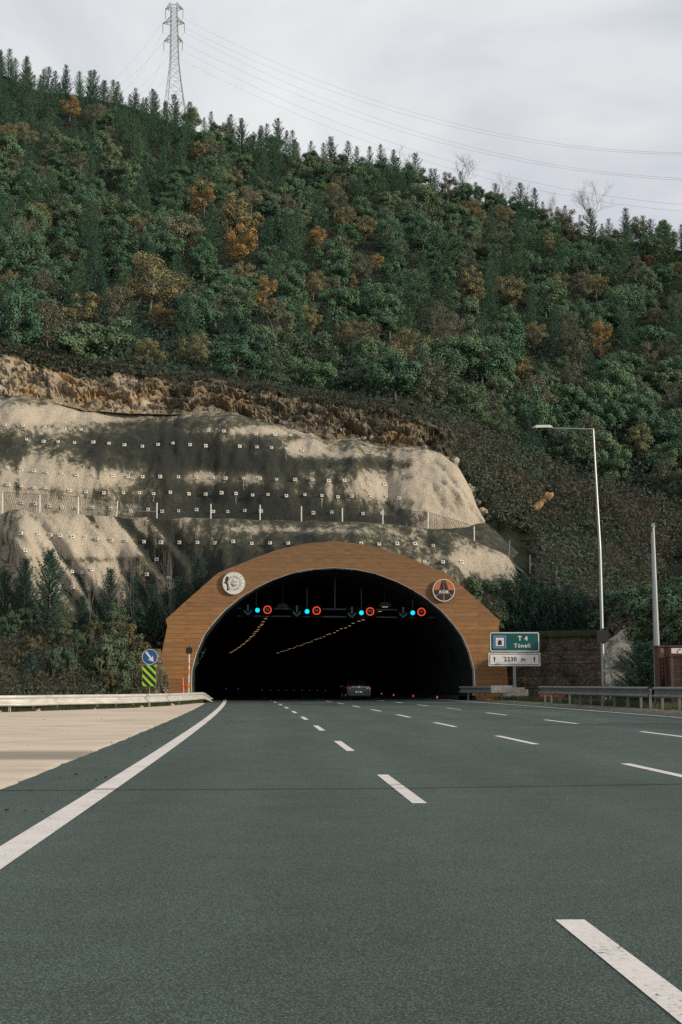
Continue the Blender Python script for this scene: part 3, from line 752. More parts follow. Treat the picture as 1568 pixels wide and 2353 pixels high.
# ------------------------------------------------------------------ tunnel portal and bore
PXC = (767 - CX) / F * PORT
HEAD = math.atan(0.055 + 2 * .00017 * PORT)
port = empty('tunnel_portal', (PXC, PORT, 0), HEAD, 'arched tunnel mouth faced with brown board-marked concrete', 'tunnel portal')
def pp(x, y):
    v = P(x, y, PORT); return (v.x - PXC, v.z)
outer_px = [(388, 1440), (384, 1425), (431, 1382), (503, 1318), (545, 1301), (585, 1284), (642, 1263), (700, 1250), (774, 1243)]
outer = [(-12.15, -.1), (-12.0, 2.3)] + [pp(*q) for q in outer_px]
outer += [(-a * 1.014, b) for a, b in reversed(outer[:-1])]
inner_h = [(-9.72, -.1), (-9.8, 1.2), (-9.78, 2.14), (-9.45, 3.45), (-8.95, 4.6), (-8.35, 5.4), (-7.55, 6.3), (-6.46, 7.2), (-5.4, 7.85), (-4.4, 8.35), (-2.85, 8.92), (-1.4, 9.2), (0, 9.3)]
inner = inner_h + [(-a * 1.010, b) for a, b in reversed(inner_h[:-1])]
def resample(poly, n):
    L = [0]
    for a, b in zip(poly, poly[1:]): L.append(L[-1] + math.dist(a, b))
    out = []
    for i in range(n):
        s = L[-1] * i / (n - 1); k = max(q for q in range(len(L)) if L[q] <= s + 1e-9); k = min(k, len(poly) - 2)
        t = (s - L[k]) / (L[k + 1] - L[k]); out.append((lerp(poly[k][0], poly[k + 1][0], t), lerp(poly[k][1], poly[k + 1][1], t)))
    return out
NA = 97
O_, I_ = resample(outer, NA), resample(inner, NA)
# keep the sharp outer corners
for c in outer:
    k = min(range(NA), key=lambda i: math.dist(O_[i], c)); O_[k] = c
m = MB()
m.grid(lambda i, j: (lerp(I_[i][0], O_[i][0], j / 4), 0, lerp(I_[i][1], O_[i][1], j / 4)), NA, 5)
m.grid(lambda i, j: (O_[i][0], [0, 4.0][j], O_[i][1]), NA, 2)
m.build('facing', MT['plank'], port)
m = MB()
m.grid(lambda i, j: (I_[i][0] * [.999, .996, .994][j], [.002, .14, .5][j], I_[i][1] * [.999, .998, .9975][j]), NA, 3)
m.build('arch_lip', MT['lip'], port)
# bore
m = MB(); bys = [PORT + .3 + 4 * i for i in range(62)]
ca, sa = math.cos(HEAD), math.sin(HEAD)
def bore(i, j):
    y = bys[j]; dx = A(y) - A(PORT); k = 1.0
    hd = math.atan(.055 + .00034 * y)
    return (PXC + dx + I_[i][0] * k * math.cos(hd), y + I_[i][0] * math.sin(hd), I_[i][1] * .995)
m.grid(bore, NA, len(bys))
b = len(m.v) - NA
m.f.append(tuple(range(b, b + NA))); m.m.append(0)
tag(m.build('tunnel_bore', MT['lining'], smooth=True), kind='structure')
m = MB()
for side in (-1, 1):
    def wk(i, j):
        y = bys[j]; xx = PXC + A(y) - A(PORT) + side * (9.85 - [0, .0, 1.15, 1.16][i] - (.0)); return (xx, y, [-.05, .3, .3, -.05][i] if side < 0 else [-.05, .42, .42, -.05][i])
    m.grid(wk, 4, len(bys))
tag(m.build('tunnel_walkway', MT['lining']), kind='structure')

# emblems on the portal
def at_port(x, y, dy=0.0):
    a, z = pp(x, y); return Vector((PXC, PORT, 0)) + Matrix.Rotation(HEAD, 3, 'Z') @ Vector((a, dy, z))
def starpoly(c, r):
    return [(c[0] + (r if k % 2 == 0 else r * .42) * math.sin(math.pi * k / 5), c[1] + (r if k % 2 == 0 else r * .42) * math.cos(math.pi * k / 5)) for k in range(10)]
e1 = empty('round_emblem', at_port(538.5, 1342), HEAD, 'round white emblem with ring of stars and globe, torn dark patch at its edge', 'emblem', None)
m = MB(); m.disc((0, 0), .79, -.20, -.10, 48); m.box((0, -.05, 0), (.5, .1, .5)); m.build('disc', MT['whitedim'], e1)
m = MB()
for k in range(60):
    a = 2 * math.pi * k / 60; m.box((.765 * math.cos(a), -.203, .765 * math.sin(a)), (.05, .006, .02), Matrix.Rotation(-a + .9, 3, 'Y'))
m.ring((0, 0), .505, .52, -.206, -.199, 40); m.ring((0, 0), .365, .38, -.206, -.199, 40); m.build('border', MT['darkgrey'], e1)
m = MB()
for k in range(16):
    a = 2 * math.pi * k / 16
    if 150 < math.degrees(a) < 200 and k != 9: continue
    m.prism(starpoly((.645 * math.sin(a + math.pi * 0), .645 * math.cos(a)), .045), -.206, -.199)
m.build('stars', MT['bolt'], e1)
m = MB(); T = 'TÜRKİYE CUMHURİYETİ ULAŞTIRMA VE ALTYAPI BAKANLIĞI ★ '.replace('★', '*')
for k, ch in enumerate(T):
    if ch == ' ': continue
    a = R(215) + 2 * math.pi * k / len(T)
    m.text(ch, (.44 * math.sin(a), .44 * math.cos(a)), .085, -.203, .006, .01, mat3=Matrix.Rotation(a, 3, 'Y'))
m.build('lettering', MT['maroon'], e1)
m = MB()
for s in (0, .35, .8):
    m.tube([(.27 * s * math.cos(t) - .0, -.205, .27 * math.sin(t)) for t in [math.pi / 2 + math.pi * q / 14 for q in range(15)]], .008, 4)
for zz, w_ in ((.16, .2), (.06, .25), (-.05, .26), (-.18, .2)):
    m.tube([(-w_ + 2 * w_ * q / 8, -.205, zz - .03 * math.sin(math.pi * q / 8)) for q in range(9)], .009, 4)
m.tube([(-.1 - .22 * math.cos(t) + .15, -.206, -.04 - .12 * math.sin(t)) for t in [R(-30) + R(190) * q / 14 for q in range(15)]], [.004 + .02 * math.sin(math.pi * q / 14) for q in range(15)], 4)
m.ring((.14, .08), .035, .05, -.207, -.199, 16); m.prism(starpoly((.21, .08), .025), -.207, -.199)
m.build('globe', MT['maroon'], e1)
m = MB(); torn = [(-.48, .50), (-.36, .42), (-.36, .30), (-.46, .05), (-.40, -.02), (-.36, -.2), (-.38, -.35), (-.28, -.45), (-.34, -.5), (-.5, -.52), (-.46, -.3), (-.5, -.1), (-.6, -.02), (-.72, .02), (-.6, .1), (-.6, .3)]
m.prism(torn, -.204, -.199); m.build('torn_patch', MT['darkgrey'], e1)

e2 = empty('round_emblem', at_port(1021.6, 1355.5), HEAD, 'round orange and black road emblem with white letters KGM', 'emblem')
m = MB(); m.disc((0, 0), .74, -.22, -.12, 48); m.box((0, -.06, 0), (.5, .12, .5)); m.build('disc', MT['black'], e2)
m = MB(); m.ring((0, 0), .735, .785, -.24, -.11, 48); m.build('rim', MT['whitedim'], e2)
def arcseg(lines):  # orange fields clipped to the disc
    return lines
r_ = .70
def circ(a): return (r_ * math.sin(R(a)), r_ * math.cos(R(a)))
m = MB()
for s in (-1, 1):
    poly = [(s * .34, .03), (s * .69, .03)] + [(s * circ(a)[0], circ(a)[1]) for a in range(86, 11, -8)] + [(s * .13, .68)]
    m.prism(poly, -.226, -.219)
    m.prism([(s * .62, -.30), (s * .44, -.30), (s * .50, -.47), (s * .535, -.44)], -.226, -.219)
m.build('orange_field', MT['orange'], e2)
m = MB(); m.prism([(-.02, .03), (.04, .03), (.03, .69), (-.01, .69)], -.226, -.219); m.prism([(-.05, -.70), (.05, -.70), (.045, -.28), (-.045, -.28)], -.226, -.219)
m.box((0, -.222, .035), (1.36, .007, .022)); m.box((0, -.222, -.262), (.92, .007, .022))
for s in (-1, 1): m.tube([(s * .46, -.222, -.262), (s * .53, -.222, -.47)], .01, 4)
m.build('road_outline', MT['bronze'], e2)
m = MB(); m.text('KGM', (0, -.112), .27, -.224, .008, .022, spacing=1.18)
for s, xx in ((1, -.27),): pass
for xx in (-.325, -.17, .20, .37): 
    m.box((xx, -.224, -.195), (.12, .008, .022)); 
m.build('lettering', MT['white'], e2)

# ------------------------------------------------------------------ signals, gantry, lamps in the tunnel
SY = 92.5
gr = empty('signal_gantry', (PXC + A(SY) - A(PORT), SY, 0), 0, 'dim steel gantry beam hanging inside the tunnel mouth carrying lane signals', 'gantry')
def gl(x, y, D=SY): v = P(x, y, D); return v - gr.location
m = MB(); a = gl(545, 1398); b = gl(1000, 1402)
m.tube([a, b], .07, 6); m.tube([a - Vector((0, 0, .55)), b - Vector((0, 0, .55))], .06, 6)
m.build('beam', MT['gantry'], gr)
for x in (770, 589, 706, 831, 949):
    m = MB(); t0 = gl(x, 1400); m.tube([t0, Vector((t0.x, t0.y, 9.0 if x == 770 else 8.2))], .06 if x == 770 else .05, 6); m.build('hanger', MT['gantry'], gr)
sig = [(570, 592, 1402, 615, 1401), (683, 706, 1405, 728, 1403), (809, 831, 1408, 851, 1405), (927, 949, 1408, 969, 1406)]
nm = ['leftmost lane signal with green arrow, cyan lamp and red 90 ring', 'second lane signal from the left tunnel wall, with red 90 ring', 'third lane signal, just left of the rightmost one, with red 90 ring', 'rightmost lane signal with green arrow, cyan lamp and red 90 ring']
pxm = SY / F
for i, (xa, xc, yc, xr, yr) in enumerate(sig):
    base = P(xc, yc, SY - .35)
    s = empty('lane_signal', base, 0, nm[i], 'lane signal', 'lane control signals under the tunnel roof')
    L = lambda x, y: P(x, y, SY - .35) - base
    ca_ = L(xa, yc - 1); cr_ = L(xr, yr)
    m = MB(); m.box((ca_.x, .16, ca_.z), (.85, .2, 1.0)); m.box((0, .16, 0), (.55, .2, .55)); m.box((cr_.x, .16, cr_.z), (.85, .2, .85)); m.box((ca_.x / 2 + cr_.x / 2, .2, .0), (cr_.x - ca_.x, .08, .12)); m.build('housing', MT['matt'], s)
    m = MB()
    for k in range(7):
        for dx in (-.035, .035): m.box((ca_.x + dx, .05, ca_.z + .36 - k * .07), (.03, .02, .03))
    for k in range(5):
        for sg in (-1, 1):
            for dd in (0, .09): m.box((ca_.x + sg * (.04 + k * .055), .05, ca_.z - .36 + k * .055 + dd), (.03, .02, .03))
    m.build('arrow_leds', MT['ledgreen'], s)
    m = MB(); m.disc((0, 0), .165, .02, .06, 24); m.build('lamp', MT['cyan'], s)
    m = MB(); m.ring((cr_.x, cr_.z), .225, .30, .03, .06, 36); m.build('red_ring', MT['ledred'], s)
    m = MB(); m.text('90', (cr_.x, cr_.z), .27, .045, .01, -.012); m.build('number', MT['ledamber'], s)
# fixtures hung near the roof
for x, yl, lb in ((650, 1394, 'hanging ceiling fixture with long rod, between the two leftmost lane signals'), (885, 1391, 'hanging ceiling fixture with long rod, between the two rightmost lane signals')):
    base = P(x, yl, 95.2); t = empty('ceiling_fixture', base, 0, lb, 'light fixture', 'fixtures hung from the tunnel roof')
    m = MB(); m.box((0, 0, 0), (.85, .5, .22)); m.box((0, 0, .16), (.6, .3, .14)); m.box((.1, 0, -.0), (.5, .7, .12)); m.build('housing', MT['gantry'], t)
    m = MB(); m.tube([(0, 0, .2), (0, 0, 8.55 - base.z)], .03, 5); m.build('rod', MT['gantry'], t)
    m = MB(); m.box((0, -.1, -.125), (.42, .3, .02)); m.build('lens', MT['lamp'], t)
lm = None
H = 6.85
for row, off in enumerate((-.0, 8.6)):
    k = 0; y = 107.0 if row == 0 else 99.0
    while y < 232:
        if lm is None:
            t = empty('tunnel_lamp', (0, 0, 0)); q = MB(); q.box((0, 0, .07), (.5, .3, .12)); q.build('housing', MT['gantry'], t)
            q = MB(); q.box((0, -.05, -.0), (.26, .10, .022)); q.build('lens', MT['lamp'], t); lm = t; o = t
        else: o = copy_tree(lm)
        o.location = (A(y) + off + .04 * math.sin(k * 2.1), y, H + .05 * math.sin(k * 1.7))
        tag(o, 'small warm lamp in the ' + ('left' if row == 0 else 'right') + ' ceiling row running into the dark tunnel', 'lamp', ('left' if row == 0 else 'right') + ' row of tunnel ceiling lamps')
        y += 4.0 + .5 * math.sin(k * 3.3); k += 1
sm = None
for x, y in ((905, 1597), (950, 1599), (1005, 1602), (877, 1594)):
    if sm is None:
        t = empty('road_stud', (0, 0, 0)); q = MB(); q.box((0, .03, 0), (.12, .06, .14)); q.build('housing', MT['black'], t); q = MB(); q.box((0, -.005, 0), (.05, .01, .09)); q.build('reflector', MT['studred'], t); sm = t; o = t
    else: o = copy_tree(sm)
    z = .5; D = (CAMH - z) * F / (y - 1572); o.location = P(x, y, D)
    tag(o, {905: 'red edge light nearly level with the car, second from it', 950: 'red edge light at the tunnel kerb, third from the car', 1005: 'red edge light farthest from the car along the right kerb', 877: 'dim red edge light closest to the car'}[x], 'edge light', 'red edge lights in the tunnel')
sm = None; rr = random.Random(12)
for k, x in enumerate((520, 548, 602, 622, 640, 658, 676, 694, 712, 730, 748)):
    if sm is None:
        q = MB(); q.box((0, 0, 0), (.07, .05, .05)); o = sm = q.build('kerb_stud', MT['studw'])
    else: o = sm.copy(); COL.objects.link(o)
    o.location = P(x, 1585 + .2 * k if x > 600 else 1583, 150 if x > 600 else 118)
    tag(o, 'tiny pale light in the dotted row along the left tunnel kerb', 'edge light', 'pale dots along the left tunnel kerb')

# ------------------------------------------------------------------ guard rails
WP = [(0.0, 1.0), (.05, .96), (.075, .88), (.075, .80), (.02, .70), (-.01, .62), (-.01, .56), (.02, .50), (-.01, .44), (-.01, .38), (.02, .30), (.075, .20), (.075, .12), (.05, .04), (0.0, .0)]
def beam(path, tops, hts, face):   # face +1: corrugation looks to the right of the path direction
    m = MB(); n = len(path); offs = []
    def fn(i, j):
        p = Vector(path[j]); t = Vector(path[min(j + 1, n - 1)]) - Vector(path[max(j - 1, 0)]); t.z = 0; t.normalize(); nr = Vector((t.y, -t.x, 0)) * face
        d, h = WP[i] if i < len(WP) else (WP[2 * len(WP) - 1 - i][0] - .012, WP[2 * len(WP) - 1 - i][1])
        q = p + nr * d * 1.6; q.z = p.z + tops[j] - hts[j] * (1 - h); return q
    m.grid(fn, 2 * len(WP), n); return m
def smooth_path(pts, n):
    out = []
    m_ = len(pts)
    for i in range(n):
        s = (m_ - 1) * i / (n - 1); k = min(int(s), m_ - 2); t = s - k
        p0 = pts[max(k - 1, 0)]; p1 = pts[k]; p2 = pts[k + 1]; p3 = pts[min(k + 2, m_ - 1)]
        out.append(.5 * ((2 * p1) + (p2 - p0) * t + (2 * p0 - 5 * p1 + 4 * p2 - p3) * t * t + (3 * p1 - p0 - 3 * p2 + p3) * t ** 3))
    return out
def make_rail(name, label, gpts, posts, top, ht, face, endw=None, group=None):
    MR, MP = (MT['rail'], MT['railpost']) if face > 0 else (MT['railg'], MT['railpostg'])
    org = gpts[len(gpts) // 2].copy(); org.z = 0
    r = empty(name, org, 0, label, 'guard rail', group)
    path = smooth_path([g - org for g in gpts], 60); n = len(path)
    tops = []; hts = []
    for j in range(n):
        k = j / (n - 1); e = sstep(.88, 1.0, k) if endw else 0
        tops.append(top(k) * (1 - .62 * e)); hts.append(ht * (1 - .35 * e))
    # beam in overlapping lengths
    bm_ = beam(path, tops, hts, face); bm_.smooth = True; bm_.build('beam', MR, r)
    m = MB()
    for k in range(1, 9):
        j = int(n * k / 9); p = path[j]; t = path[min(j + 1, n - 1)] - path[j - 1]; t.z = 0; t.normalize(); nr = Vector((t.y, -t.x, 0)) * face
        for hh in (.86, .14):
            for dx in (-.12, .12):
                c = p + nr * .078 + t * dx; m.box((c.x, c.y, c.z + tops[j] - hts[j] * (1 - hh)), (.035, .035, .035))
    m.build('bolts', MT['bolt'], r)
    for g in posts:
        q = MB(); g = g - org; k = min(range(n), key=lambda i: (path[i] - g).length); hh = tops[k] - .08
        q.box((g.x, g.y + .0, g.z + hh / 2 - .2), (.012 + .10, .06, hh + .4)); q.build('post', MP, r)
    return r
lp = [G(x, y) for x, y in ((-620, 1641), (-300, 1640), (25, 1637), (134, 1633), (227, 1630), (310, 1627), (377, 1623), (414, 1620), (445, 1617), (468, 1614.5), (486, 1612))]
for g in lp: g.z = 0
# straighten the approach a little
back = [p for p in lp]
posts_px = [(-250, 1640), (-160, 1639), (-60, 1638.5), (25, 1637), (80, 1635), (134, 1633), (227, 1630), (270, 1628.5), (310, 1627), (346, 1625), (377, 1623), (414, 1620), (445, 1617), (465, 1615)]
pst = [G(x, y) + Vector((-.10, .16, 0)) for x, y in posts_px]
def ltop(k): return .74 - .06 * k
make_rail('guard_rail', 'long pale steel guard rail beside the concrete apron, its end bent down', back, pst, ltop, .47, 1, True)
def RP(y, off=14.55): return Vector((A(y) + off, y, .17))
def rx_at(px, off=14.4):   # distance where the rail line crosses a pixel column
    lo, hi = 20.0, 120.0
    for _ in range(40):
        mid = (lo + hi) / 2; p = RP(mid, off)
        if CX + F * p.x / (p.y * 1.0) * .99 > px: lo = mid
        else: hi = mid
    return (lo + hi) / 2
def rrail(label, x0, x1, pxs, top, off=14.4):
    ya, yb = rx_at(x1, off), rx_at(x0, off)
    pts = [RP(lerp(ya, yb, k / 6), off) for k in range(7)]
    ps = [RP(rx_at(x, off), off) + Vector((.10, .10, 0)) for x in pxs]
    return make_rail('guard_rail', label, pts, ps, lambda k: top, .44, -1)
rrail('grey guard rail with squared end in front of the red telephone booth', 1491, 1900, [1503, 1541, 1600, 1665, 1740, 1820], .93)
rrail('grey guard rail behind the lamp post, orange barriers showing beneath it', 1232, 1480, [1240, 1254, 1274, 1295, 1318, 1342, 1368, 1395, 1425, 1455, 1476], .93)
def RX(px, D): p = P(px, 1572, D); p.z = .16; return p
r3 = make_rail('guard_rail', 'short grey guard rail running from the portal to the curved end plate', [RX(lerp(1168, 1058, k / 6), lerp(80, 86.6, k / 6)) for k in range(7)],
               [RX(x, D) + Vector((.1, .1, 0)) for x, D in ((1073, 85.8), (1112, 83.6), (1150, 81.2))], lambda k: .90, .44, -1)
# curved end plate with scribbles
c = P(1150, 1572, 79.6); c.z = .17
ep = empty('end_plate', c, 0, 'curved pale rail end plate with faint scribbled writing, below the green sign', 'end plate')
m = MB()
def cp(i, j):
    a = R(-60 + 120 * i / 16); r = .78 + (.012 if j > 1 else 0); jj = j if j < 2 else 3 - j
    return (r * math.sin(a) + .1, .45 - r * math.cos(a), .50 + .46 * jj)
m.grid(cp, 17, 4); m.build('plate', MT['concrete'], ep, smooth=True)
m = MB(); m.text('Ts', (-.22, .78), .3, -.305, .004, -.01); m.text('ik', (.42, .70), .34, -.24, .004, .0, mat3=Matrix.Rotation(.25, 3, 'Z')); m.build('scribble', MT['white'], ep)

# concrete block carrying the sign post
D0 = 86.0
blk = P(1183, 1572, D0)
cb_ = empty('concrete_footing', (blk.x + .05, D0, .1), 0, 'square concrete footing under the green tunnel sign, behind the rail end', 'footing')
m = MB(); m.box((0, 0, .35), (1.6, 1.1, .8)); m.box((.15, .1, .82), (.9, .8, .12)); o = m.build('footing_block', MT['concrete'], cb_)
bv = o.modifiers.new('edge', 'BEVEL'); bv.width = .04; bv.segments = 2
# green / white tunnel sign
sg = empty('tunnel_sign', (blk.x, D0, .9), 0, 'green and white road sign reading T 4 Tüneli and 2230 m', 'road sign')
def sl_(x, y): v = P(x, y, D0); return (v.x - blk.x, v.z - .9)
x0, z1 = sl_(1124.5, 1452); x1, z0 = sl_(1240.5, 1498.5)
m = MB(); m.box((0, .02, 1.6), (.19, .16, 4.1)); m.build('post', MT['galv'], sg)
m = MB(); m.box((0, -.03, z0 - .9), (2.6, .06, .06)); m.box((0, -.03, z1 - .5), (2.6, .06, .06)); m.build('bracket', MT['galv'], sg)
def rrect(cx, cz, w_, h_, r, n=5):
    out = []
    for sx, sz, a0 in ((1, 1, 0), (-1, 1, 90), (-1, -1, 180), (1, -1, 270)):
        for k in range(n + 1):
            a = R(a0 + 90 * k / n); out.append((cx + sx * (w_ / 2 - r) + r * math.cos(a), cz + sz * (h_ / 2 - r) + r * math.sin(a)))
    return out
def rframe(m, cx, cz, w_, h_, r, t, y0, y1, mi=0):
    a = rrect(cx, cz, w_, h_, r); b = rrect(cx, cz, w_ - 2 * t, h_ - 2 * t, max(.01, r - t)); n = len(a)
    vs = [(p[0], y0, p[1]) for p in a] + [(p[0], y0, p[1]) for p in b] + [(p[0], y1, p[1]) for p in a] + [(p[0], y1, p[1]) for p in b]
    fs = []
    for i in range(n):
        j = (i + 1) % n; fs += [(i, j, n + j, n + i), (i, 2 * n + i, 2 * n + j, j), (n + i, n + j, 3 * n + j, 3 * n + i)]
    m.add(vs, fs, mi)
cx, cz, W_, H_ = (x0 + x1) / 2, (z0 + z1) / 2, x1 - x0, z1 - z0
m = MB(); m.prism(rrect(cx, cz, W_, H_, .05), -.10, -.06); gb = m.build('green_board', MT['green'], sg)
m = MB(); rframe(m, cx, cz, W_ - .08, H_ - .08, .12, .055, -.106, -.099)
m.text('T 4', (cx + W_ * .165, cz + H_ * .165), .43, -.103, .008, .022, spacing=1.15); m.text('Tüneli', (cx + W_ * .15, cz - H_ * .19), .37, -.103, .008, .016, spacing=1.2)
m.build('lettering', MT['white'], gb)
ix, iz = cx - W_ * .295, cz - H_ * .0; q = .80
m = MB(); m.box((ix, -.103, iz), (q, .008, q)); rframe(m, ix, iz, q + .02, q + .02, .005, .018, -.109, -.1, 1); pb = m.build('pictogram', [MT['blue2'], MT['white']], gb)
m = MB(); m.box((ix, -.110, iz), (q * .70, .006, q * .70)); m.build('pictogram_field', MT['white'], pb)
m = MB(); poly = [(ix - .13, iz - .21), (ix + .13, iz - .21), (ix + .13, iz + .0)] + [(ix + .13 * math.cos(R(a)), iz + .0 + .13 * math.sin(R(a))) for a in range(20, 180, 20)] + [(ix - .13, iz + .0)]
m.prism(poly, -.118, -.112)
for a in range(0, 181, 20):
    m.box((ix + .18 * math.cos(R(a)), -.114, iz + .02 + .18 * math.sin(R(a))), (.05, .004, .012), Matrix.Rotation(-R(a), 3, 'Y'))
for zz in (-.05, -.1, -.15):
    for s in (-1, 1): m.box((ix + s * .18, -.114, iz + zz), (.06, .004, .01))
for s in (-1, 1): m.box((ix + s * .22, -.114, iz - .17), (.10, .004, .01)); m.box((ix + s * .235, -.114, iz + .1), (.08, .004, .01))
m.build('tunnel_symbol', MT['black'], pb)
x0, z1 = sl_(1122.5, 1500); x1, z0 = sl_(1242, 1530.5); cx, cz, W_, H_ = (x0 + x1) / 2, (z0 + z1) / 2, x1 - x0, z1 - z0
m = MB(); m.prism(rrect(cx, cz, W_, H_, .02), -.10, -.06); wb = m.build('white_board', MT['white'], sg)
m = MB(); rframe(m, cx, cz, W_ - .13, H_ - .13, .09, .045, -.106, -.099); m.text('2230  m', (cx + .02, cz - .0), .38, -.103, .008, .032, spacing=1.16)
for s in (-1, 1):
    ax = cx + s * W_ * .385; m.box((ax, -.103, cz - .05), (.06, .008, .26)); m.prism([(ax, cz + .2), (ax - .09, cz + .02), (ax, cz + .07), (ax + .09, cz + .02)], -.107, -.099)
m.build('lettering', MT['black'], wb)

# ------------------------------------------------------------------ gabion walls
gx0 = P(1160, 1572, 89.5).x; gx1 = P(1405, 1572, 86).x
m = MB(); n = 90
def gabw(i, j):
    t = i / (n - 1); x = lerp(gx0, gx1, t); y = lerp(90.2, 85.8, t); z = -.1 + 4.6 * j / 24
    step = int(z / .87) * .07
    sl = z * .10 * sstep(.9, 1, t)
    return (x - sl - step * .0, y + step + .10 * fbm(x * 2, z * 2.2, 4) - .05, z + (.10 * fbm(x * 1.5, 1) if j == 24 else 0))
m.grid(gabw, n, 25)
m.grid(lambda i, j: (lerp(gx0, gx1, i / (n - 1)) - .45 * sstep(.9, 1, i / (n - 1)), lerp(90.2, 85.8, i / (n - 1)) + .4 + 1.6 * j, 4.5 + .12 * fbm(i * .3, j)), n, 3)
def gend(i, j):
    z = -.1 + 4.6 * j / 24; return (gx1 - z * .10 + .05 * fbm(i, z * 2), 85.8 + i * 1.2 + .05, z)
m.grid(gend, 6, 25)
tag(m.build('gabion_wall', MT['gabR']), 'dark stone-filled gabion wall behind the green sign and lamp post', 'gabion wall')
m = MB(); n = 50; lx0 = P(292, 1572, 84.5).x; lx1 = P(381, 1572, 87.4).x
def gabl(i, j):
    t = i / (n - 1); x = lerp(lx0, lx1, t); y = lerp(85.5, 87.0, t); z = -.1 + 3.7 * j / 20
    return (x + (.0 if t < .8 else (.45 - z * .16) * (t - .8) * 5 + .10 * fbm(z * 2, 3)), y + .06 * int(z / .9) + .10 * fbm(x * 2, z * 2, 7), z)
m.grid(gabl, n, 21); m.grid(lambda i, j: (lerp(lx0, lx1, i / (n - 1)), lerp(85.7, 87.2, i / (n - 1)) + j * 1.5, 3.6 + .1 * fbm(i * .4, j)), n, 2)
tag(m.build('gabion_wall', MT['gabL']), 'mossy stone-filled gabion wall behind the blue arrow sign', 'gabion wall')
# conduit on the left gabion
m = MB(); pts = [P(300, 1492, 84.9), P(302, 1530, 84.9), P(308, 1570, 84.6), P(311, 1592, 84.5)]; o_ = pts[-1].copy(); m.tube([p - o_ for p in pts], .03, 5); m.tube([p - o_ + Vector((.12, 0, 0)) for p in pts], .02, 5)
o = m.build('cable_conduit', MT['galv']); o.location = o_; tag(o, 'pale cable pair running down the mossy gabion wall', 'cable')

# ------------------------------------------------------------------ left signs
D1 = 80.0
ar = P(344.5, 1572, D1)
s = empty('arrow_sign', (ar.x, D1, 0), 0, 'round blue sign with white arrow pointing down right, above a lime and black striped board', 'road sign')
def al(x, y): v = P(x, y, D1); return (v.x - ar.x, v.z)
m = MB(); m.tube([(-.03, .02, -.2), (0.0, .02, 3.2)], .035, 8); m.build('post', MT['galv'], s)
c = al(345, 1509.5); m = MB(); m.disc(c, .49, -.05, -.02, 40); dd = m.build('arrow_disc', MT['blue'], s)
m = MB(); m.ring(c, .465, .49, -.055, -.049, 40); m.build('rim', MT['whitedim'], dd)
m = MB(); R2 = lambda p: (c[0] + p[0] * math.cos(R(-52)) - p[1] * math.sin(R(-52)), c[1] + p[0] * math.sin(R(-52)) + p[1] * math.cos(R(-52)))
m.prism([R2(p) for p in ((-.40, -.06), (.10, -.06), (.06, -.19), (.40, 0), (.06, .19), (.10, .06), (-.40, .06))], -.056, -.049); m.build('arrow', MT['whitedim'], dd)
bx0, bz1 = al(328, 1528); bx1, bz0 = al(358.5, 1577)
m = MB(); m.box(((bx0 + bx1) / 2 - .0, -.03, (bz0 + bz1) / 2), (bx1 - bx0, .03, bz1 - bz0)); sb = m.build('striped_board', MT['lime'], s)
def clip(poly, x0, x1, z0, z1):
    for ax, lim, sg_ in ((0, x0, 1), (0, x1, -1), (1, z0, 1), (1, z1, -1)):
        out = []
        for i in range(len(poly)):
            a, b = poly[i - 1], poly[i]; ia = (a[ax] - lim) * sg_ >= 0; ib = (b[ax] - lim) * sg_ >= 0
            if ia != ib:
                t = (lim - a[ax]) / (b[ax] - a[ax]); out.append((lerp(a[0], b[0], t), lerp(a[1], b[1], t)))
            if ib: out.append(b)
        poly = out
        if not poly: return poly
    return poly
m = MB(); bw_ = bx1 - bx0; hs = (bz1 - bz0)
for k in range(-2, 5):
    zc = bz1 + .05 - k * .47
    poly = clip([(bx0 - .1, zc + .25), (bx1 + .1, zc + .25 - (bw_ + .2) * 1.0), (bx1 + .1, zc - (bw_ + .2) * 1.0), (bx0 - .1, zc)], bx0 + .01, bx1 - .01, bz0 + .01, bz1 - .01)
    if len(poly) > 2: m.prism(poly, -.052, -.044)
m.build('stripes', MT['black'], sb)
# beacon on a banded pole by the left portal leg
D2 = 85.5; bb = P(434, 1572, D2)
s = empty('beacon_pole', (bb.x, D2, 0), 0, 'slim white and amber banded pole with black square signal head, at the left portal leg', 'signal pole')
zt = P(434, 1503, D2).z
segs = [(-.1, .95, 'white'), (.95, 1.3, 'poleor'), (1.3, 1.85, 'white'), (1.85, 2.2, 'poleor'), (2.2, 2.45, 'white'), (2.45, 2.65, 'poleor'), (2.65, zt, 'white')]
m = MB()
for k, (a, b, mt) in enumerate(segs): m.tube([(0, 0, a), (.0, 0, b)], .045 + .0008 * (k % 2), 8, mi=0 if mt == 'white' else 1)
m.build('pole', [MT['white'], MT['poleor']], s)
m = MB(); zc = P(434, 1495, D2).z; m.prism(rrect(0, zc, .40, .40, .04), -.12, .02); m.box((0, -.03, zc + .24), (.08, .08, .1)); m.build('signal_head', MT['black'], s)
# hydrant
hp = P(422, 1572, 86.2)
s = empty('hydrant', (hp.x, 86.2, 0), 0, 'small orange-red hydrant post in front of the left portal leg', 'hydrant')
m = MB(); m.tube([(0, 0, -.1), (0, 0, .55), (-.04, 0, 1.1), (-.06, 0, 1.6), (-.06, 0, 1.68)], [.07, .07, .075, .05, .02], 10); m.build('body', MT['conered'], s)
m = MB(); m.tube([(0, -.02, 1.12), (.26, -.02, 1.16)], .05, 8); m.tube([(.26, -.02, 1.08), (.26, -.02, 1.26)], .05, 8); m.build('outlet', MT['conered'], s)
m = MB(); m.tube([(0, -.071, .45), (0, -.071, .65)], .02, 6); m.build('reflector_band', MT['white'], s)
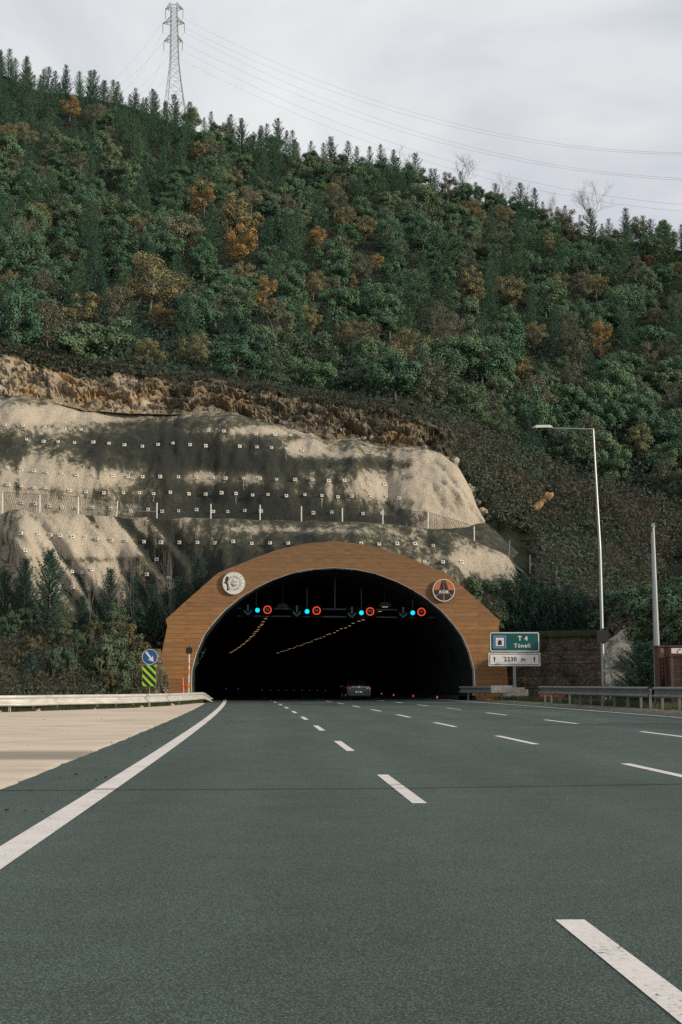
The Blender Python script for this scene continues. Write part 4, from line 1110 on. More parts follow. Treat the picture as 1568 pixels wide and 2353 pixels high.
# cameras fixed at the left portal edge
for (x, y, lb) in ((366, 1511, 'small pale camera fixed at the left edge of the portal beside the blue sign'), (365, 1479, 'small dark box fixed high on the left edge of the portal')):
    p = P(x, y, 87.2); s = empty('wall_camera', p, 0, lb, 'camera'); m = MB(); m.box((0, 0, 0), (.22, .35, .16)); m.box((0, -.02, .1), (.26, .42, .03)); m.build('housing', MT['whitedim'] if y > 1500 else MT['darkgrey'], s)
    m = MB(); m.tube([(0, -.18, 0), (0, -.2, 0)], .06, 10); m.build('lens', MT['black'], s); m = MB(); m.tube([(.05, 0, 0), (.3, .3, -.05)], .025, 6); m.build('bracket', MT['galv'], s)

# ------------------------------------------------------------------ lamp post, camera pole, booth
D3 = 62.0
bs = P(1388, 1572, D3)
s = empty('street_lamp', (bs.x, D3, .2), 0, 'tall tapered galvanised lamp post with long horizontal arm over the road', 'street lamp')
def ll(x, y, D=D3): return P(x, y, D) - Vector((bs.x, D3, .2))
tp = ll(1363.5, 985); kk = ll(1379, 1262)
m = MB(); b0 = Vector((0, 0, -.1))
m.tube([b0, Vector((0, 0, .8)), Vector((-.02, 0, .82)), kk, tp], [.115, .115, .10, .075, .04], 8); m.build('pole', MT['galv'], s)
e = ll(1262, 983.5); m = MB(); m.tube([tp - Vector((0, 0, .03)), e], [.035, .03], 6); m.build('arm', MT['galv'], s)
hd_ = ll(1248, 982.5); m = MB()
for k in range(1):
    m.add([(hd_.x + a * 1.0, hd_.y + b, hd_.z + c_) for a, b, c_ in ((.48, -.10, .02), (.48, .10, .02), (.30, .15, .11), (.30, -.15, .11), (-.35, .15, .10), (-.35, -.15, .10), (-.52, .08, .02), (-.52, -.08, .02), (.30, .15, -.02), (.30, -.15, -.02), (-.35, .15, -.03), (-.35, -.15, -.03), (.48, -.08, -.01), (.48, .08, -.01), (-.52, .06, -.01), (-.52, -.06, -.01))],
          [(0, 1, 2, 3), (3, 2, 4, 5), (5, 4, 6, 7), (0, 3, 9, 12), (3, 5, 11, 9), (5, 7, 15, 11), (1, 13, 8, 2), (2, 8, 10, 4), (4, 10, 14, 6), (0, 12, 13, 1), (6, 14, 15, 7), (12, 9, 8, 13), (9, 11, 10, 8), (11, 15, 14, 10)])
lh = m.build('lamp_head', MT['whitedim'], s)
m = MB(); m.box((hd_.x, hd_.y, hd_.z - .035), (.5, .2, .02)); m.build('lens', MT['boothglass'], lh)
c = ll(1384, 1462, D3); m = MB(); m.prism(rrect(c.x, c.z, .58, .54, .05), -.25, -.10); m.box((c.x, -.15, c.z + .31), (.10, .1, .12)); m.box((c.x, -.15, c.z - .31), (.10, .1, .12)); m.box((c.x + .35, -.15, c.z), (.12, .05, .04)); m.build('signal_head', MT['black'], s)

D4 = 57.0; bs4 = P(1512, 1572, D4)
s = empty('camera_pole', (bs4.x, D4, .2), 0, 'shorter plain grey pole topped by a round fitting beside the red booth', 'pole')
zt = P(1512, 1209, D4).z - .2
m = MB(); m.tube([(0, 0, -.1), (0, 0, 1.2), (.0, 0, zt)], [.17, .16, .085], 10); m.build('pole', MT['galv'], s)
m = MB(); m.tube([(0, 0, zt - .05), (0, 0, zt + .12)], [.12, .10], 10); m.tube([(0, -.12, zt + .03), (0, .1, zt + .03)], .09, 10); m.build('cap', MT['galv'], s)
m = MB(); c = P(1493, 1208, D4) - Vector((bs4.x, D4, .2)); m.tube([(0, 0, zt - .02), (c.x, 0, zt)], .02, 5)
m.box((c.x, 0, c.z + .12), (.14, .2, .26)); m.box((c.x - .02, 0, c.z - .16), (.18, .22, .2)); m.build('camera', MT['black'], s)

D5 = 55.0; bp = P(1545, 1572, D5)
BW = 1.15
def booth(xc, Dc, wdt, label, first):
    p = P(xc, 1572, Dc); s = empty('telephone_booth', (p.x, Dc, .2), R(-2), label, 'telephone booth')
    h = P(xc, 1486, Dc).z - .2
    m = MB()
    for sx in (-1, 1):
        for sy in (-1, 1): m.box((sx * (wdt / 2 - .06), sy * .5, h / 2 - .05), (.12, .12, h - .1))
    m.box((0, 0, h - .20), (wdt + .04, 1.14, .34)); m.box((0, 0, h + .0), (wdt + .12, 1.22, .07)); m.box((0, 0, .12), (wdt + .02, 1.1, .26)); m.box((0, 0, h - .41), (wdt + .08, 1.18, .05))
    o = m.build('body', MT['booth'], s); b = o.modifiers.new('edge', 'BEVEL'); b.width = .012; b.segments = 2
    m = MB(); m.box((0, -.47, (h - .4) / 2 + .1), (wdt - .24, .02, h - .66)); gp = m.build('glass_door', MT['boothglass'], s)
    m = MB(); nr = 6; hh = h - .66; z0 = (h - .4) / 2 + .1 - hh / 2; nc = 3 if wdt > 1 else 3
    for k in range(nr + 1): m.box((0, -.485, z0 + hh * k / nr), (wdt - .24, .03, .022))
    for k in range(nc + 1): m.box((-(wdt - .24) / 2 + (wdt - .24) * k / nc, -.489, z0 + hh / 2), (.022, .03, hh))
    m.build('glazing_bars', MT['boothbar'], gp)
    for sx in (-1, 1):
        m = MB(); m.box((sx * (wdt / 2 - .05), 0, (h - .4) / 2 + .1), (.02, .86, h - .66)); m.build('side_glass', MT['boothglass'], s)
    m = MB(); m.box((0, -.575, h - .19), (wdt - .12, .02, .22)); pl = m.build('sign_panel', MT['whitedim'], s)
    m = MB()
    if first:
        m.text('SOS', (.16, h - .19), .22, -.588, .006, .012, spacing=1.1)
        m.tube([(-.40, -.59, h - .25), (-.39, -.59, h - .20), (-.35, -.59, h - .15), (-.29, -.59, h - .13)], .013, 5); m.box((-.395, -.59, h - .25), (.05, .01, .04)); m.box((-.28, -.59, h - .135), (.05, .01, .04))
        m.build('lettering', MT['black'], pl)
    return s
booth(1574, 54.5, 1.42, 'red-brown telephone booth with white SOS panel at the right edge', True)
bth = P(1530, 1572, 56.0)
s = empty('booth_cabinet', (bth.x + .02, 56.2, .2), 0, 'narrow red-brown glazed cabinet between the grey pole and the SOS booth', 'cabinet')
h = P(1530, 1486, 56).z - .2
m = MB(); m.box((0, .1, h / 2), (.62, .8, h)); m.box((0, .1, h + .02), (.68, .9, .06)); m.build('body', MT['booth'], s)
m = MB(); m.box((.0, -.31, h / 2 - .1), (.48, .02, h - .75)); g_ = m.build('window', MT['boothglass'], s)
m = MB()
for k in range(6): m.box((0, -.325, .38 + (h - .85) * k / 5), (.48, .02, .02))
for k in range(3): m.box((-.2 + .2 * k, -.328, h / 2 - .1), (.015, .02, h - .75))
m.build('glazing_bars', MT['boothbar'], g_)
m = MB(); m.box((0, -.31, h - .19), (.44, .02, .2)); m.build('sign_panel', simple('faded_panel', (0.16, 0.12, 0.10), .6), s)

# small perimeter fence with angled tops and leaning pipe
def fpost(x, yt, yb, D, lean, label):
    b = P(x, yb, D); b.z = .2; s = MB(); h = P(x, yt, D).z - .2
    s.box((0, 0, h / 2), (.09, .09, h)); s.tube([(0, 0, h - .02), (-.45, -.05, h + .42)], .045, 6)
    o = s.build('fence_post', MT['galv'] if lean else MT['darkgrey']); o.location = b; tag(o, label, 'fence post', 'angled fence posts by the pale slope')
fpost(1497 / 1, 1518, 1590, 66, 0, 'x') if False else None
for x, D, k, lb in ((1459, 68, 0, 'first concrete fence post with bent top, from the leaning pipe'), (1446 + 25, 70, 1, 'second concrete fence post with bent top, half hidden by the dark conifer'), (1440 - 10, 72, 1, 'fence post with bent top behind the leaning pipe')):
    xx = {0: 1440, 1: 1450, 2: 1403}[0 if x == 1459 else 1 if x == 1471 else 2]
    b = P(xx + 12 * (x == 1471), 1572, D); b.z = .1; h = P(xx, 1526, D).z - .1
    m = MB(); m.box((0, 0, h / 2), (.10, .10, h)); m.tube([(0, 0, h - .02), (-.42, -.05, h + .42)], .05, 6)
    o = m.build('fence_post', MT['concrete'] if k else MT['darkgrey']); o.location = b; tag(o, lb, 'fence post', 'fence posts with bent tops')
a = P(1413, 1586, 66); b = P(1391 + 5, 1508, 66); m = MB(); m.tube([(0, 0, 0), b - a], .05, 8); o = m.build('leaning_pipe', MT['galv']); o.location = a; tag(o, 'pale metal pipe leaning behind the guard rail right of the lamp post', 'pipe')
# orange barriers under the rail
for k, (x, lb) in enumerate(((1254, 'orange-red plastic barrier under the guard rail, nearer the green sign'), (1283, 'orange-red plastic barrier under the guard rail, nearer the lamp post'))):
    p = P(x, 1572, 80); s = empty('traffic_barrier', (p.x, 80, .15), 0, lb, 'barrier', 'orange barriers behind the guard rail')
    m = MB(); m.prism([(-.42, 0), (.42, 0), (.42, .12), (.34, .25), (.34, .62), (-.34, .62), (-.34, .25), (-.42, .12)], -.25, .25); o = m.build('body', MT['red'], s); bv = o.modifiers.new('e', 'BEVEL'); bv.width = .03; bv.segments = 2
    m = MB(); m.box((0, -.252, .42), (.5, .01, .06)); m.build('groove', MT['conered'], s)
for k, (x, D, hgt) in enumerate(((1200, 82, .25),)):
    pass

# pale slope patch by the conifer (sprayed concrete toe)
m = MB(); vals = []
def patch(i, j):
    t = i / 24; u = j / 20
    x = lerp(1390, 1500, t); y0 = 1592; y1 = key([(1390, 1478), (1410, 1462), (1428, 1448), (1440, 1446), (1452, 1470), (1470, 1500), (1500, 1530)], x) + 5 * fbm(x * .1, 2)
    p = P(x, lerp(y0, y1, u), lerp(74, 80, u)); p += Vector((0, -1, .3)) * .5 * fbm(p.x * .6, p.z * .6, 9); a, b = px_of(p)
    vals.append(.30 + .5 * gau(a, b, 1440, 1530, 30, 18) + .3 * sstep(1545, 1580, b)); return p
m.grid(patch, 25, 21); tag(m.build('shotcrete_apron', MT['shot'], attr={'stain': vals}, smooth=True), 'small pale sprayed-concrete patch beside the dark conifer and gabion wall', 'retaining wall')

# ------------------------------------------------------------------ car
cy_ = 91.5; cxp = P(825, 1572, cy_).x
car = empty('car', (cxp, cy_, roadz(6)), math.atan(.055 + .00034 * 90), 'dark blue saloon car driving into the tunnel mouth', 'car')
# sections along the length: (y, half width at belt, z bottom, z belt, z roof, half width roof)
secs = [(0.00, .78, .34, .62, .70, .70), (0.05, .86, .26, .92, 1.00, .76), (.18, .89, .22, .98, 1.07, .80), (.75, .91, .20, .98, 1.13, .76), (1.25, .92, .20, .97, 1.42, .60), (1.9, .92, .20, .96, 1.46, .60), (2.7, .92, .20, .95, 1.42, .60), (3.35, .91, .20, .94, 1.12, .70), (3.9, .89, .22, .90, .98, .76), (4.5, .84, .26, .74, .84, .70), (4.75, .70, .34, .56, .62, .60)]
def ring_(s):
    y, hw, zb, zl, zr, hr = s
    pr = [(-hw * .92, zb), (-hw, zb + .12), (-hw * 1.0, (zb + zl) / 2), (-hw * .97, zl), (-lerp(hw, hr, .55), lerp(zl, zr, .55)), (-hr, zr - .05), (-hr * .8, zr), (0, zr + .02)]
    pr += [(-a, b) for a, b in reversed(pr[:-1])]
    return [(a, y, b) for a, b in pr]
rings = [ring_(s) for s in secs]; n = len(rings[0])
m = MB(); m.grid(lambda i, j: rings[j][i], n, len(rings)); m.f.append(tuple(range(n))[::-1]); m.m.append(0); b = len(m.v) - n; m.f.append(tuple(range(b, b + n))); m.m.append(0)
m.grid(lambda i, j: (rings[j][0][0] * (1 - 2 * i), rings[j][0][1], rings[j][0][2]), 2, len(rings))
o = m.build('body', MT['carpaint'], car, smooth=True); sd = o.modifiers.new('s', 'SUBSURF'); sd.levels = 1; sd.render_levels = 2
m = MB(); m.add([(-.60, .60, 1.08), (.60, .60, 1.08), (.50, 1.20, 1.415), (-.50, 1.20, 1.415)], [(0, 1, 2, 3)]); m.add([(-.60, .61, 1.11), (.60, .61, 1.11), (.50, 1.20, 1.44), (-.50, 1.20, 1.44)], [(0, 1, 2, 3)]); m.build('rear_window', MT['carglass'], car)
for sx in (-1, 1):
    m = MB(); m.add([(sx * .885, 1.0, 1.0), (sx * .885, 3.1, .98), (sx * .66, 2.6, 1.38), (sx * .66, 1.4, 1.39)], [(0, 1, 2, 3)]); m.build('side_window', MT['carglass'], car)
    m = MB(); m.add([(sx * .56, -.01, .84), (sx * .87, .10, .82), (sx * .885, .28, .92), (sx * .80, .06, .98), (sx * .58, .005, .94)], [(0, 1, 2, 3, 4)]); m.add([(sx * .56, .05, .84), (sx * .87, .16, .82), (sx * .885, .34, .92), (sx * .80, .12, .98), (sx * .58, .06, .94)], [(4, 3, 2, 1, 0)])
    k = 5; m.f += [(i, (i + 1) % 5, 5 + (i + 1) % 5, 5 + i) for i in range(5)]; m.m += [0] * 5; m.build('tail_light', MT['tail'], car)
    m = MB(); m.box((sx * 1.0, 3.05, 1.0), (.2, .1, .13)); m.build('wing_mirror', MT['carpaint'], car)
    for yy_ in (.95, 3.75):
        m = MB(); m.tube([(sx * .68, yy_, .32), (sx * .90, yy_, .32)], .32, 20); wh = m.build('wheel', MT['tyre'], car)
        m = MB(); m.tube([(sx * .89, yy_, .32), (sx * .915, yy_, .32)], .20, 12); m.build('rim', MT['chrome'], wh)
m = MB(); m.box((0, -.015, .945), (1.05, .03, .028)); m.build('chrome_strip', MT['chrome'], car)
m = MB(); m.ring((0, .94), .045, .065, -.045, -.02, 20); m.box((0, -.03, .94), (.1, .015, .015)); m.build('badge', MT['chrome'], car)
m = MB(); m.box((0, -.005, .60), (.52, .03, .13)); np_ = m.build('number_plate', MT['black'], car)
m = MB()
for k in range(8):
    if k in (2, 4): continue
    m.box((-.21 + k * .06, -.024, .60), (.038, .004, .075))
m.build('plate_marks', MT['white'], np_)
m = MB(); m.tube([(-.78, .02, .42), (-.3, -.03, .41), (.3, -.03, .41), (.78, .02, .42)], .03, 6); m.build('bumper_trim', MT['darkgrey'], car)

# ------------------------------------------------------------------ pylon and power lines
DP = 420.0
pb_ = P(404, 330, DP)
py = empty('pylon', pb_, 0, 'tall lattice electricity pylon standing on the ridge', 'electricity pylon')
def pl_(x, y): return P(x, y, DP) - pb_
def wid(z): return key([(0, 4.6), (12, 3.5), (24, 2.05), (31, 1.45), (50, 1.05)], z)
ztop = pl_(400, 14).z
zarms = [pl_(400, 95).z, pl_(400, 54).z, pl_(400, 21).z]
m = MB(); n = 15; zs = [0]
while zs[-1] < ztop - 1: zs.append(zs[-1] + wid(zs[-1]) * 1.5)
zs[-1] = ztop
ctr = lambda z: pl_(400, 14).x * z / ztop * 0 + lerp(0, pl_(400, 14).x, z / ztop)
def leg(z, sx, sy): return Vector((ctr(z) + sx * wid(z), sy * wid(z), z))
for a, b in zip(zs, zs[1:]):
    for sx, sy, tx, ty in ((-1, -1, 1, -1), (1, -1, 1, 1), (1, 1, -1, 1), (-1, 1, -1, -1)):
        m.tube([leg(a, sx, sy), leg(b, sx, sy)], .11, 4); m.tube([leg(a, sx, sy), leg(b, tx, ty)], .042, 4); m.tube([leg(a, tx, ty), leg(b, sx, sy)], .042, 4); m.tube([leg(b, sx, sy), leg(b, tx, ty)], .04, 4)
m.build('tower', MT['steel'], py)
arms = []
for k, (z, xl, xr) in enumerate(zip(zarms, (380, 377, 382), (421, 425, 421))):
    m = MB(); L_ = pl_(xl, 0).x * 1.0; Rr = pl_(xr, 0).x
    for ex in (L_, Rr):
        tip = Vector((ex * 1.03, 0, z)); sx = 1 if ex > ctr(z) else -1
        for sy in (-1, 1):
            m.tube([leg(z, sx, sy), tip], .10, 4); m.tube([leg(z + 2.0, sx, sy), tip], .10, 4)
            mid = leg(z, sx, sy).lerp(tip, .5); mid2 = leg(z + 2.0, sx, sy).lerp(tip, .5); m.tube([mid, mid2], .07, 4); m.tube([leg(z + 2, sx, sy), mid], .07, 4)
        arms.append(tip)
    if k == 2:
        m.tube([leg(z + 2, -1, 0), Vector((ctr(z), 0, ztop + .6)), leg(z + 2, 1, 0)], .1, 4)
    m.build('cross_arm', MT['steel'], py)
ends = []
for tip in arms:
    m = MB(); m.tube([tip, tip - Vector((0, 0, 3.4))], .10, 6); m.build('insulator', MT['insul'], py); ends.append(pb_ + tip - Vector((0, 0, 3.4)))
# arms order: low L, low R, mid L, mid R, top L, top R
right_end = {5: (1568, 351, 784, 204), 4: (1568, 354.5, 784, 217), 3: (1568, 409.5, 784, 242), 2: (1568, 414, 784, 256), 1: (1568, 470, 784, 285), 0: (1568, 485.5, 784, 303)}
rank = {5: 'highest', 4: 'second highest', 3: 'third', 2: 'fourth', 1: 'fifth', 0: 'lowest'}
def wire(p0, pm_, pe, x_end, label, grp, rad):
    # quadratic through three seen pixels with distance changing evenly
    (x0, y0, d0), (x1, y1, d1), (x2, y2, d2) = p0, pm_, pe
    def q(x):
        l0 = (x - x1) * (x - x2) / ((x0 - x1) * (x0 - x2)); l1 = (x - x0) * (x - x2) / ((x1 - x0) * (x1 - x2)); l2 = (x - x0) * (x - x1) / ((x2 - x0) * (x2 - x1)); return y0 * l0 + y1 * l1 + y2 * l2
    pts = []
    for i in range(31):
        x = lerp(x0, x_end, i / 30); d = lerp(d0, d2, (x - x0) / (x2 - x0)); pts.append(P(x, q(x), max(60, d)))
    o_ = pts[0].copy(); m = MB(); m.tube([p - o_ for p in pts], rad, 5); o = m.build('power_line', MT['wire']); o.location = o_; tag(o, label, 'power line', grp)
for k, (xe, ye, xm, ym) in right_end.items():
    a, b = px_of(ends[k]); wire((a, b, ends[k].y), (xm, ym, 0), (xe, ye, 250), 2300, rank[k] + ' of six thin cables sagging from the pylon across the sky', 'cables sagging from the pylon over the forest', .02)
for k, (x1, y1) in {4: (270, 175), 5: (288, 188), 2: (305, 188), 3: (328, 197), 0: (348, 195), 1: (360, 205)}.items():
    a, b = px_of(ends[k]); 
    wire((a, b, ends[k].y), ((a + x1) / 2, (b + y1) / 2 + 8, 0), (x1, y1, 560), x1 - 60, {4: 'outermost', 5: 'second', 2: 'third', 3: 'fourth', 0: 'fifth', 1: 'innermost'}[k] + ' thin cable dropping steeply from the pylon to behind the pines', 'cables dropping from the pylon behind the ridge', .02)

# ------------------------------------------------------------------ vegetation prototypes
def rdir(rg):
    z = rg.uniform(-1, 1); a = rg.uniform(0, 2 * math.pi); r = math.sqrt(1 - z * z); return Vector((r * math.cos(a), r * math.sin(a), z))
def leaf_quad(m, p, n, s, rg, asp=.6):
    t = n.cross(rdir(rg))
    if t.length < 1e-3: t = Vector((1, 0, 0))
    t.normalize(); b = n.cross(t); t *= s; b *= s * asp
    m.v += [tuple(p - t), tuple(p + b), tuple(p + t), tuple(p - b)]; k = len(m.v); m.f.append((k - 4, k - 3, k - 2, k - 1)); m.m.append(0)
def broad_proto(seed, H=9.0, W=3.3, leaf=.165, nl=7000, nc=30, thin=1.0, lo=.50, vs=.44):
    rg = random.Random(seed); tr = MB(); cr = MB(); top = H * .62
    lean = Vector((rg.uniform(-.5, .5), rg.uniform(-.5, .5), 0))
    tr.tube([(0, 0, -.6), lean * .3 + Vector((0, 0, H * .25)), lean + Vector((0, 0, H * .55))], [.17 * thin, .13 * thin, .08 * thin], 7)
    cl = []
    for k in range(nc):
        d = rdir(rg); d.z = d.z * .9 + .15
        rr_ = rg.uniform(.45, .95)
        c = lean + Vector((d.x * W * rr_, d.y * W * rr_, H * lo + d.z * H * vs * rr_)); r = rg.uniform(.26, .46) * W * .82; c.z = max(c.z, r * .5)
        cl.append((c, r)); st = lean * .6 + Vector((0, 0, H * rg.uniform(.28, .5))); tr.tube([st, st.lerp(c, .6) + Vector((0, 0, .2)), c], [.06 * thin, .04 * thin, .02 * thin], 4, cap=False)
    tot = sum(r * r for c, r in cl)
    for c, r in cl:
        for q in range(int(nl * r * r / tot)):
            d = rdir(rg); rad = r * (rg.random() ** .35) * (1 + .25 * fbm(d.x * 2 + c.x, d.y * 2, d.z * 2 + c.z, 2))
            p = c + Vector((d.x * rad, d.y * rad, d.z * rad * .8)); n_ = (d * 1.5 + Vector((0, 0, .45)) + rdir(rg) * .62).normalized()
            leaf_quad(cr, p, n_, leaf * rg.uniform(.6, 1.3), rg)
    return tr, cr
def pine_proto(seed, H=11.0, W=2.3, first=.12, up=.55, nb=6, blade=.40, tuft=10, dens=1.0, narrow=1.0, dz=.055, bw=.05, jit=.2):
    rg = random.Random(seed); tr = MB(); cr = MB()
    tr.tube([(0, 0, -.6), (0.05, 0, H * .5), (0, 0, H * .97)], [.17, .10, .03], 7)
    z = H * first
    while z < H * .985:
        f = (z / H - first) / (1 - first); L = W * (1 - f) ** .62 * rg.uniform(.75, 1.12) * narrow + .25; k = max(3, int(nb * (1 - f * .3))); a0 = rg.uniform(0, 6.3)
        for b in range(k):
            a = a0 + 2 * math.pi * b / k + rg.uniform(-.3, .3); l = L * rg.uniform(1 - jit, 1 + jit * .6); d = Vector((math.cos(a), math.sin(a), 0)); pts = []
            for q in range(4):
                t = q / 3; pts.append(Vector((0, 0, z)) + d * l * t * (1 - .12 * t) + Vector((0, 0, l * up * t * t - l * .10 * t)))
            tr.tube(pts, [.04, .03, .02, .01], 3, cap=False)
            ns = max(2, int(l / .34 * dens))
            for q in range(ns + 1):
                t = .22 + .78 * q / ns; i = min(2, int(t * 3)); u = t * 3 - i; c = pts[i].lerp(pts[i + 1], u); ax = (pts[i + 1] - pts[i]).normalized()
                ax = (ax + Vector((0, 0, .55 + .5 * t))).normalized()
                for g in range(tuft):
                    n_ = (ax * 1.0 + rdir(rg) * .85).normalized(); e = c + n_ * blade * rg.uniform(.7, 1.2); sd = n_.cross(rdir(rg)).normalized() * bw
                    cr.v += [tuple(c - sd), tuple(c + sd), tuple(e)]; kk = len(cr.v); cr.f.append((kk - 3, kk - 2, kk - 1)); cr.m.append(0)
        z += H * dz * rg.uniform(.8, 1.2) * (1 - .35 * f)
    for g in range(26):
        n_ = (Vector((0, 0, 1.5)) + rdir(rg)).normalized(); c = Vector((0, 0, H * rg.uniform(.93, 1.0))); e = c + n_ * blade; sd = n_.cross(rdir(rg)).normalized() * .045
        cr.v += [tuple(c - sd), tuple(c + sd), tuple(e)]; kk = len(cr.v); cr.f.append((kk - 3, kk - 2, kk - 1)); cr.m.append(0)
    return tr, cr
def bare_proto(seed, H=9.0, W=2.6, levels=4, r0=.12, up=.6, wisp=False):
    rg = random.Random(seed); tr = MB(); tw = MB()
    def grow(p, d, L, r, lv):
        pts = [p]; dd = d.copy()
        for k in range(3):
            dd = (dd + rdir(rg) * .16 + Vector((0, 0, .06))).normalized(); pts.append(pts[-1] + dd * L / 3)
        (tr if lv >= levels - 1 else tw).tube(pts, [r, r * .85, r * .7, r * .55], 5 if lv > 1 else 3, cap=False)
        if lv <= 0: return
        n_ = rg.choice((3, 4)) if lv > 1 else 4
        for k in range(n_):
            s_ = pts[rg.choice((1, 2, 3, 3))]; nd = (dd * 1.0 + rdir(rg) * (.75 if not wisp else .5) + Vector((0, 0, up * .4))).normalized(); grow(s_, nd, L * rg.uniform(.55, .8), r * .55, lv - 1)
    grow(Vector((0, 0, -.5)), Vector((0, 0, 1)), H * .42, r0, levels)
    return tr, tw
def make_tree(name, proto, mt_tr, mt_cr, label, cat, group=None, crown='crown', trunk='trunk'):
    t = empty(name, (0, 0, 0), 0, label, cat, group)
    proto[0].build(trunk, mt_tr, t); proto[1].build(crown, mt_cr, t); return t
class Kind:
    def __init__(s, name, protos, mtr, mcr, cat, crown='crown'):
        s.n = name; s.p = protos; s.mt = mtr; s.mc = mcr; s.cat = cat; s.made = {}; s.crown = crown
    def put(s, loc, sc, rg, label, group=None, k=None, tilt=0.0, zs=None):
        k = rg.randrange(len(s.p)) if k is None else k
        if k not in s.made: o = s.made[k] = make_tree(s.n, s.p[k], s.mt, s.mc, None, None, crown=s.crown)
        else: o = copy_tree(s.made[k])
        o.location = loc; o.rotation_euler = (rg.uniform(-tilt, tilt), rg.uniform(-tilt, tilt), rg.uniform(0, 6.28)); o.scale = (sc, sc, sc * (zs or 1))
        for key_ in ('label', 'category', 'group'):
            if key_ in o: del o[key_]
        tag(o, label, s.cat, group)
        return o
rg = random.Random(21)
K_pine = Kind('pine_tree', [pine_proto(100 + i, H=11, W=2.6 + .25 * (i % 4), first=.02 + .03 * (i % 3), nb=5 + i % 3, dz=.05 + .008 * (i % 3), jit=.45) for i in range(8)], MT['bark'], MT['pine'], 'pine')
K_leaf = Kind('broadleaf_tree', [broad_proto(200 + i, nc=22 + 4 * i, H=6.6 + .5 * (i % 4), W=2.9 + .3 * (i % 3), lo=.46, vs=.46, nl=7500, leaf=.15) for i in range(7)], MT['greybark'], MT['leaf'], 'tree')
K_olive = Kind('broadleaf_tree', [broad_proto(300 + i, nl=5600, leaf=.15, W=3.1 + .3 * i) for i in range(4)], MT['greybark'], MT['olive'], 'tree')
K_brown = Kind('deciduous_tree', [broad_proto(330 + i, nl=4800, leaf=.13, H=8.5, W=2.9 + .3 * i) for i in range(4)], MT['greybark'], MT['brown'], 'deciduous tree')
K_round = Kind('round_tree', [broad_proto(260 + i, nc=34, H=5.6 + .4 * i, W=2.7 + .25 * i, lo=.44, vs=.48, nl=7000, leaf=.14) for i in range(5)], MT['greybark'], MT['leaf2'], 'leafy tree')
K_aut = Kind('broadleaf_tree', [broad_proto(400 + i, nl=4600, leaf=.15) for i in range(3)], MT['greybark'], MT['autumn'], 'tree')
K_bare = Kind('bare_tree', [bare_proto(500 + i, levels=5, H=10, up=.5) for i in range(3)], MT['greybark'], simple('bare_twigs', (0.16, 0.13, 0.11), .9), 'bare tree', crown='branches')

# ---- the forested slope
placed = []
keepout = []
def ok(x, y, w_, h_):
    for xa, ya, wa in keepout:
        if abs(x - xa) < .38 * (w_ + wa) and ya < y < ya + 1.2 * w_: return False
    for a, b, w2, h2 in placed:
        if abs(a - x) / (w_ + w2) * 2 < 1 and abs(b - y) / (h_ + h2) * 2 < 1 and ((a - x) / (w_ + w2) * 2) ** 2 + ((b - y) / (h_ + h2) * 2) ** 2 < 1: return False
    return True
def yspan(x, y):      # base row -> slope parameter
    yf = keyt(tF, x)[0]; yr = keyt(tRg, x)[0]; return (yf - y) / (yf - yr)
def slope_pt(x, y): 
    t = yspan(x, y); p = SG(x, t); p.z += 1.2 * fbm(p.x * .05, p.y * .05) * min(1, max(0, t) * 8) - .2; return p, t
cnt = {'pine': 0, 'leaf': 0, 'round': 0, 'brown': 0}
def region(x, y, t):
    return 'upper' if t > .66 else ('middle' if t > .33 else 'lower')
# named autumn and olive trees; x, y is the middle of the crown as seen
autumn = [(160, 240, 44, 'a', 'small rusty tree among the pines high on the upper left slope'), (470, 448, 62, 'a', 'big orange tree in the middle of the slope, below the pylon'), (560, 548, 72, 'a', 'bright orange tree just left of the slope centre, tallest of the orange patch'), (608, 672, 62, 'a', 'orange tree low in the orange patch, above the portal'),
          (725, 538, 42, 'a', 'small amber tree right of the orange patch'), (865, 588, 34, 'a', 'small rust tree in the middle of the right half of the slope'), (810, 640, 26, 'a', 'tiny orange tree between two green crowns in mid slope'), (1380, 765, 62, 'a', 'rusty orange tree low on the right of the slope, above the lamp arm'),
          (1462, 520, 40, 'a', 'golden tree near the right end of the ridge, beside a bare tree'), (25, 628, 45, 'a', 'tan orange tree at the left edge of mid slope'), (370, 715, 50, 'a', 'orange brown tree below the big olive tree on the left'), (1495, 590, 24, 'a', 'tiny orange crown near the right edge below the ridge'),
          (1560, 615, 30, 'a', 'orange crown at the right edge of the slope'), (590, 500, 30, 'a', 'small orange crown wedged above the bright orange tree'),
          (345, 625, 100, 'o', 'big brownish olive tree left of the orange patch'), (420, 515, 74, 'o', 'yellow-green olive tree left of the big orange tree'), (550, 462, 92, 'o', 'wide olive-brown tree right of the big orange tree'), (190, 685, 80, 'o', 'olive tree low on the left of the slope'), (1175, 655, 60, 'o', 'yellowish olive tree in the right middle of the slope'),
          (1085, 640, 66, 'o', 'olive tree next to the yellowish one on the right slope'), (1372, 645, 50, 'o', 'tan olive tree above the rusty tree on the right slope'), (1305, 495, 62, 'o', 'tan tree just under the ridge beside the round bare tree'), (930, 785, 70, 'o', 'brown olive tree above the portal crown on the lower slope'), (840, 510, 46, 'o', 'small tan olive tree in the middle of the right half'),
          (1470, 1000, 74, 'o', 'yellow olive tree above the camera pole'), (310, 520, 50, 'o', 'yellow-green crown left of the orange patch'), (60, 300, 46, 'o', 'olive tree in the upper left corner of the slope'), (1510, 720, 40, 'o', 'olive tree near the right edge in mid slope'), (720, 640, 50, 'o', 'olive-green crown right of the low orange tree'),
          (1230, 765, 48, 'o', 'yellow-green crown in the right lower half'), (440, 262, 40, 'o', 'pale tan tree on the ridge just right of the pylon'), (800, 760, 50, 'o', 'tan olive crown on the lower middle slope'), (1290, 650, 44, 'o', 'yellow olive crown between the two olive trees on the right'), (20, 300, 40, 'o', 'brown olive tree at the upper left edge')]
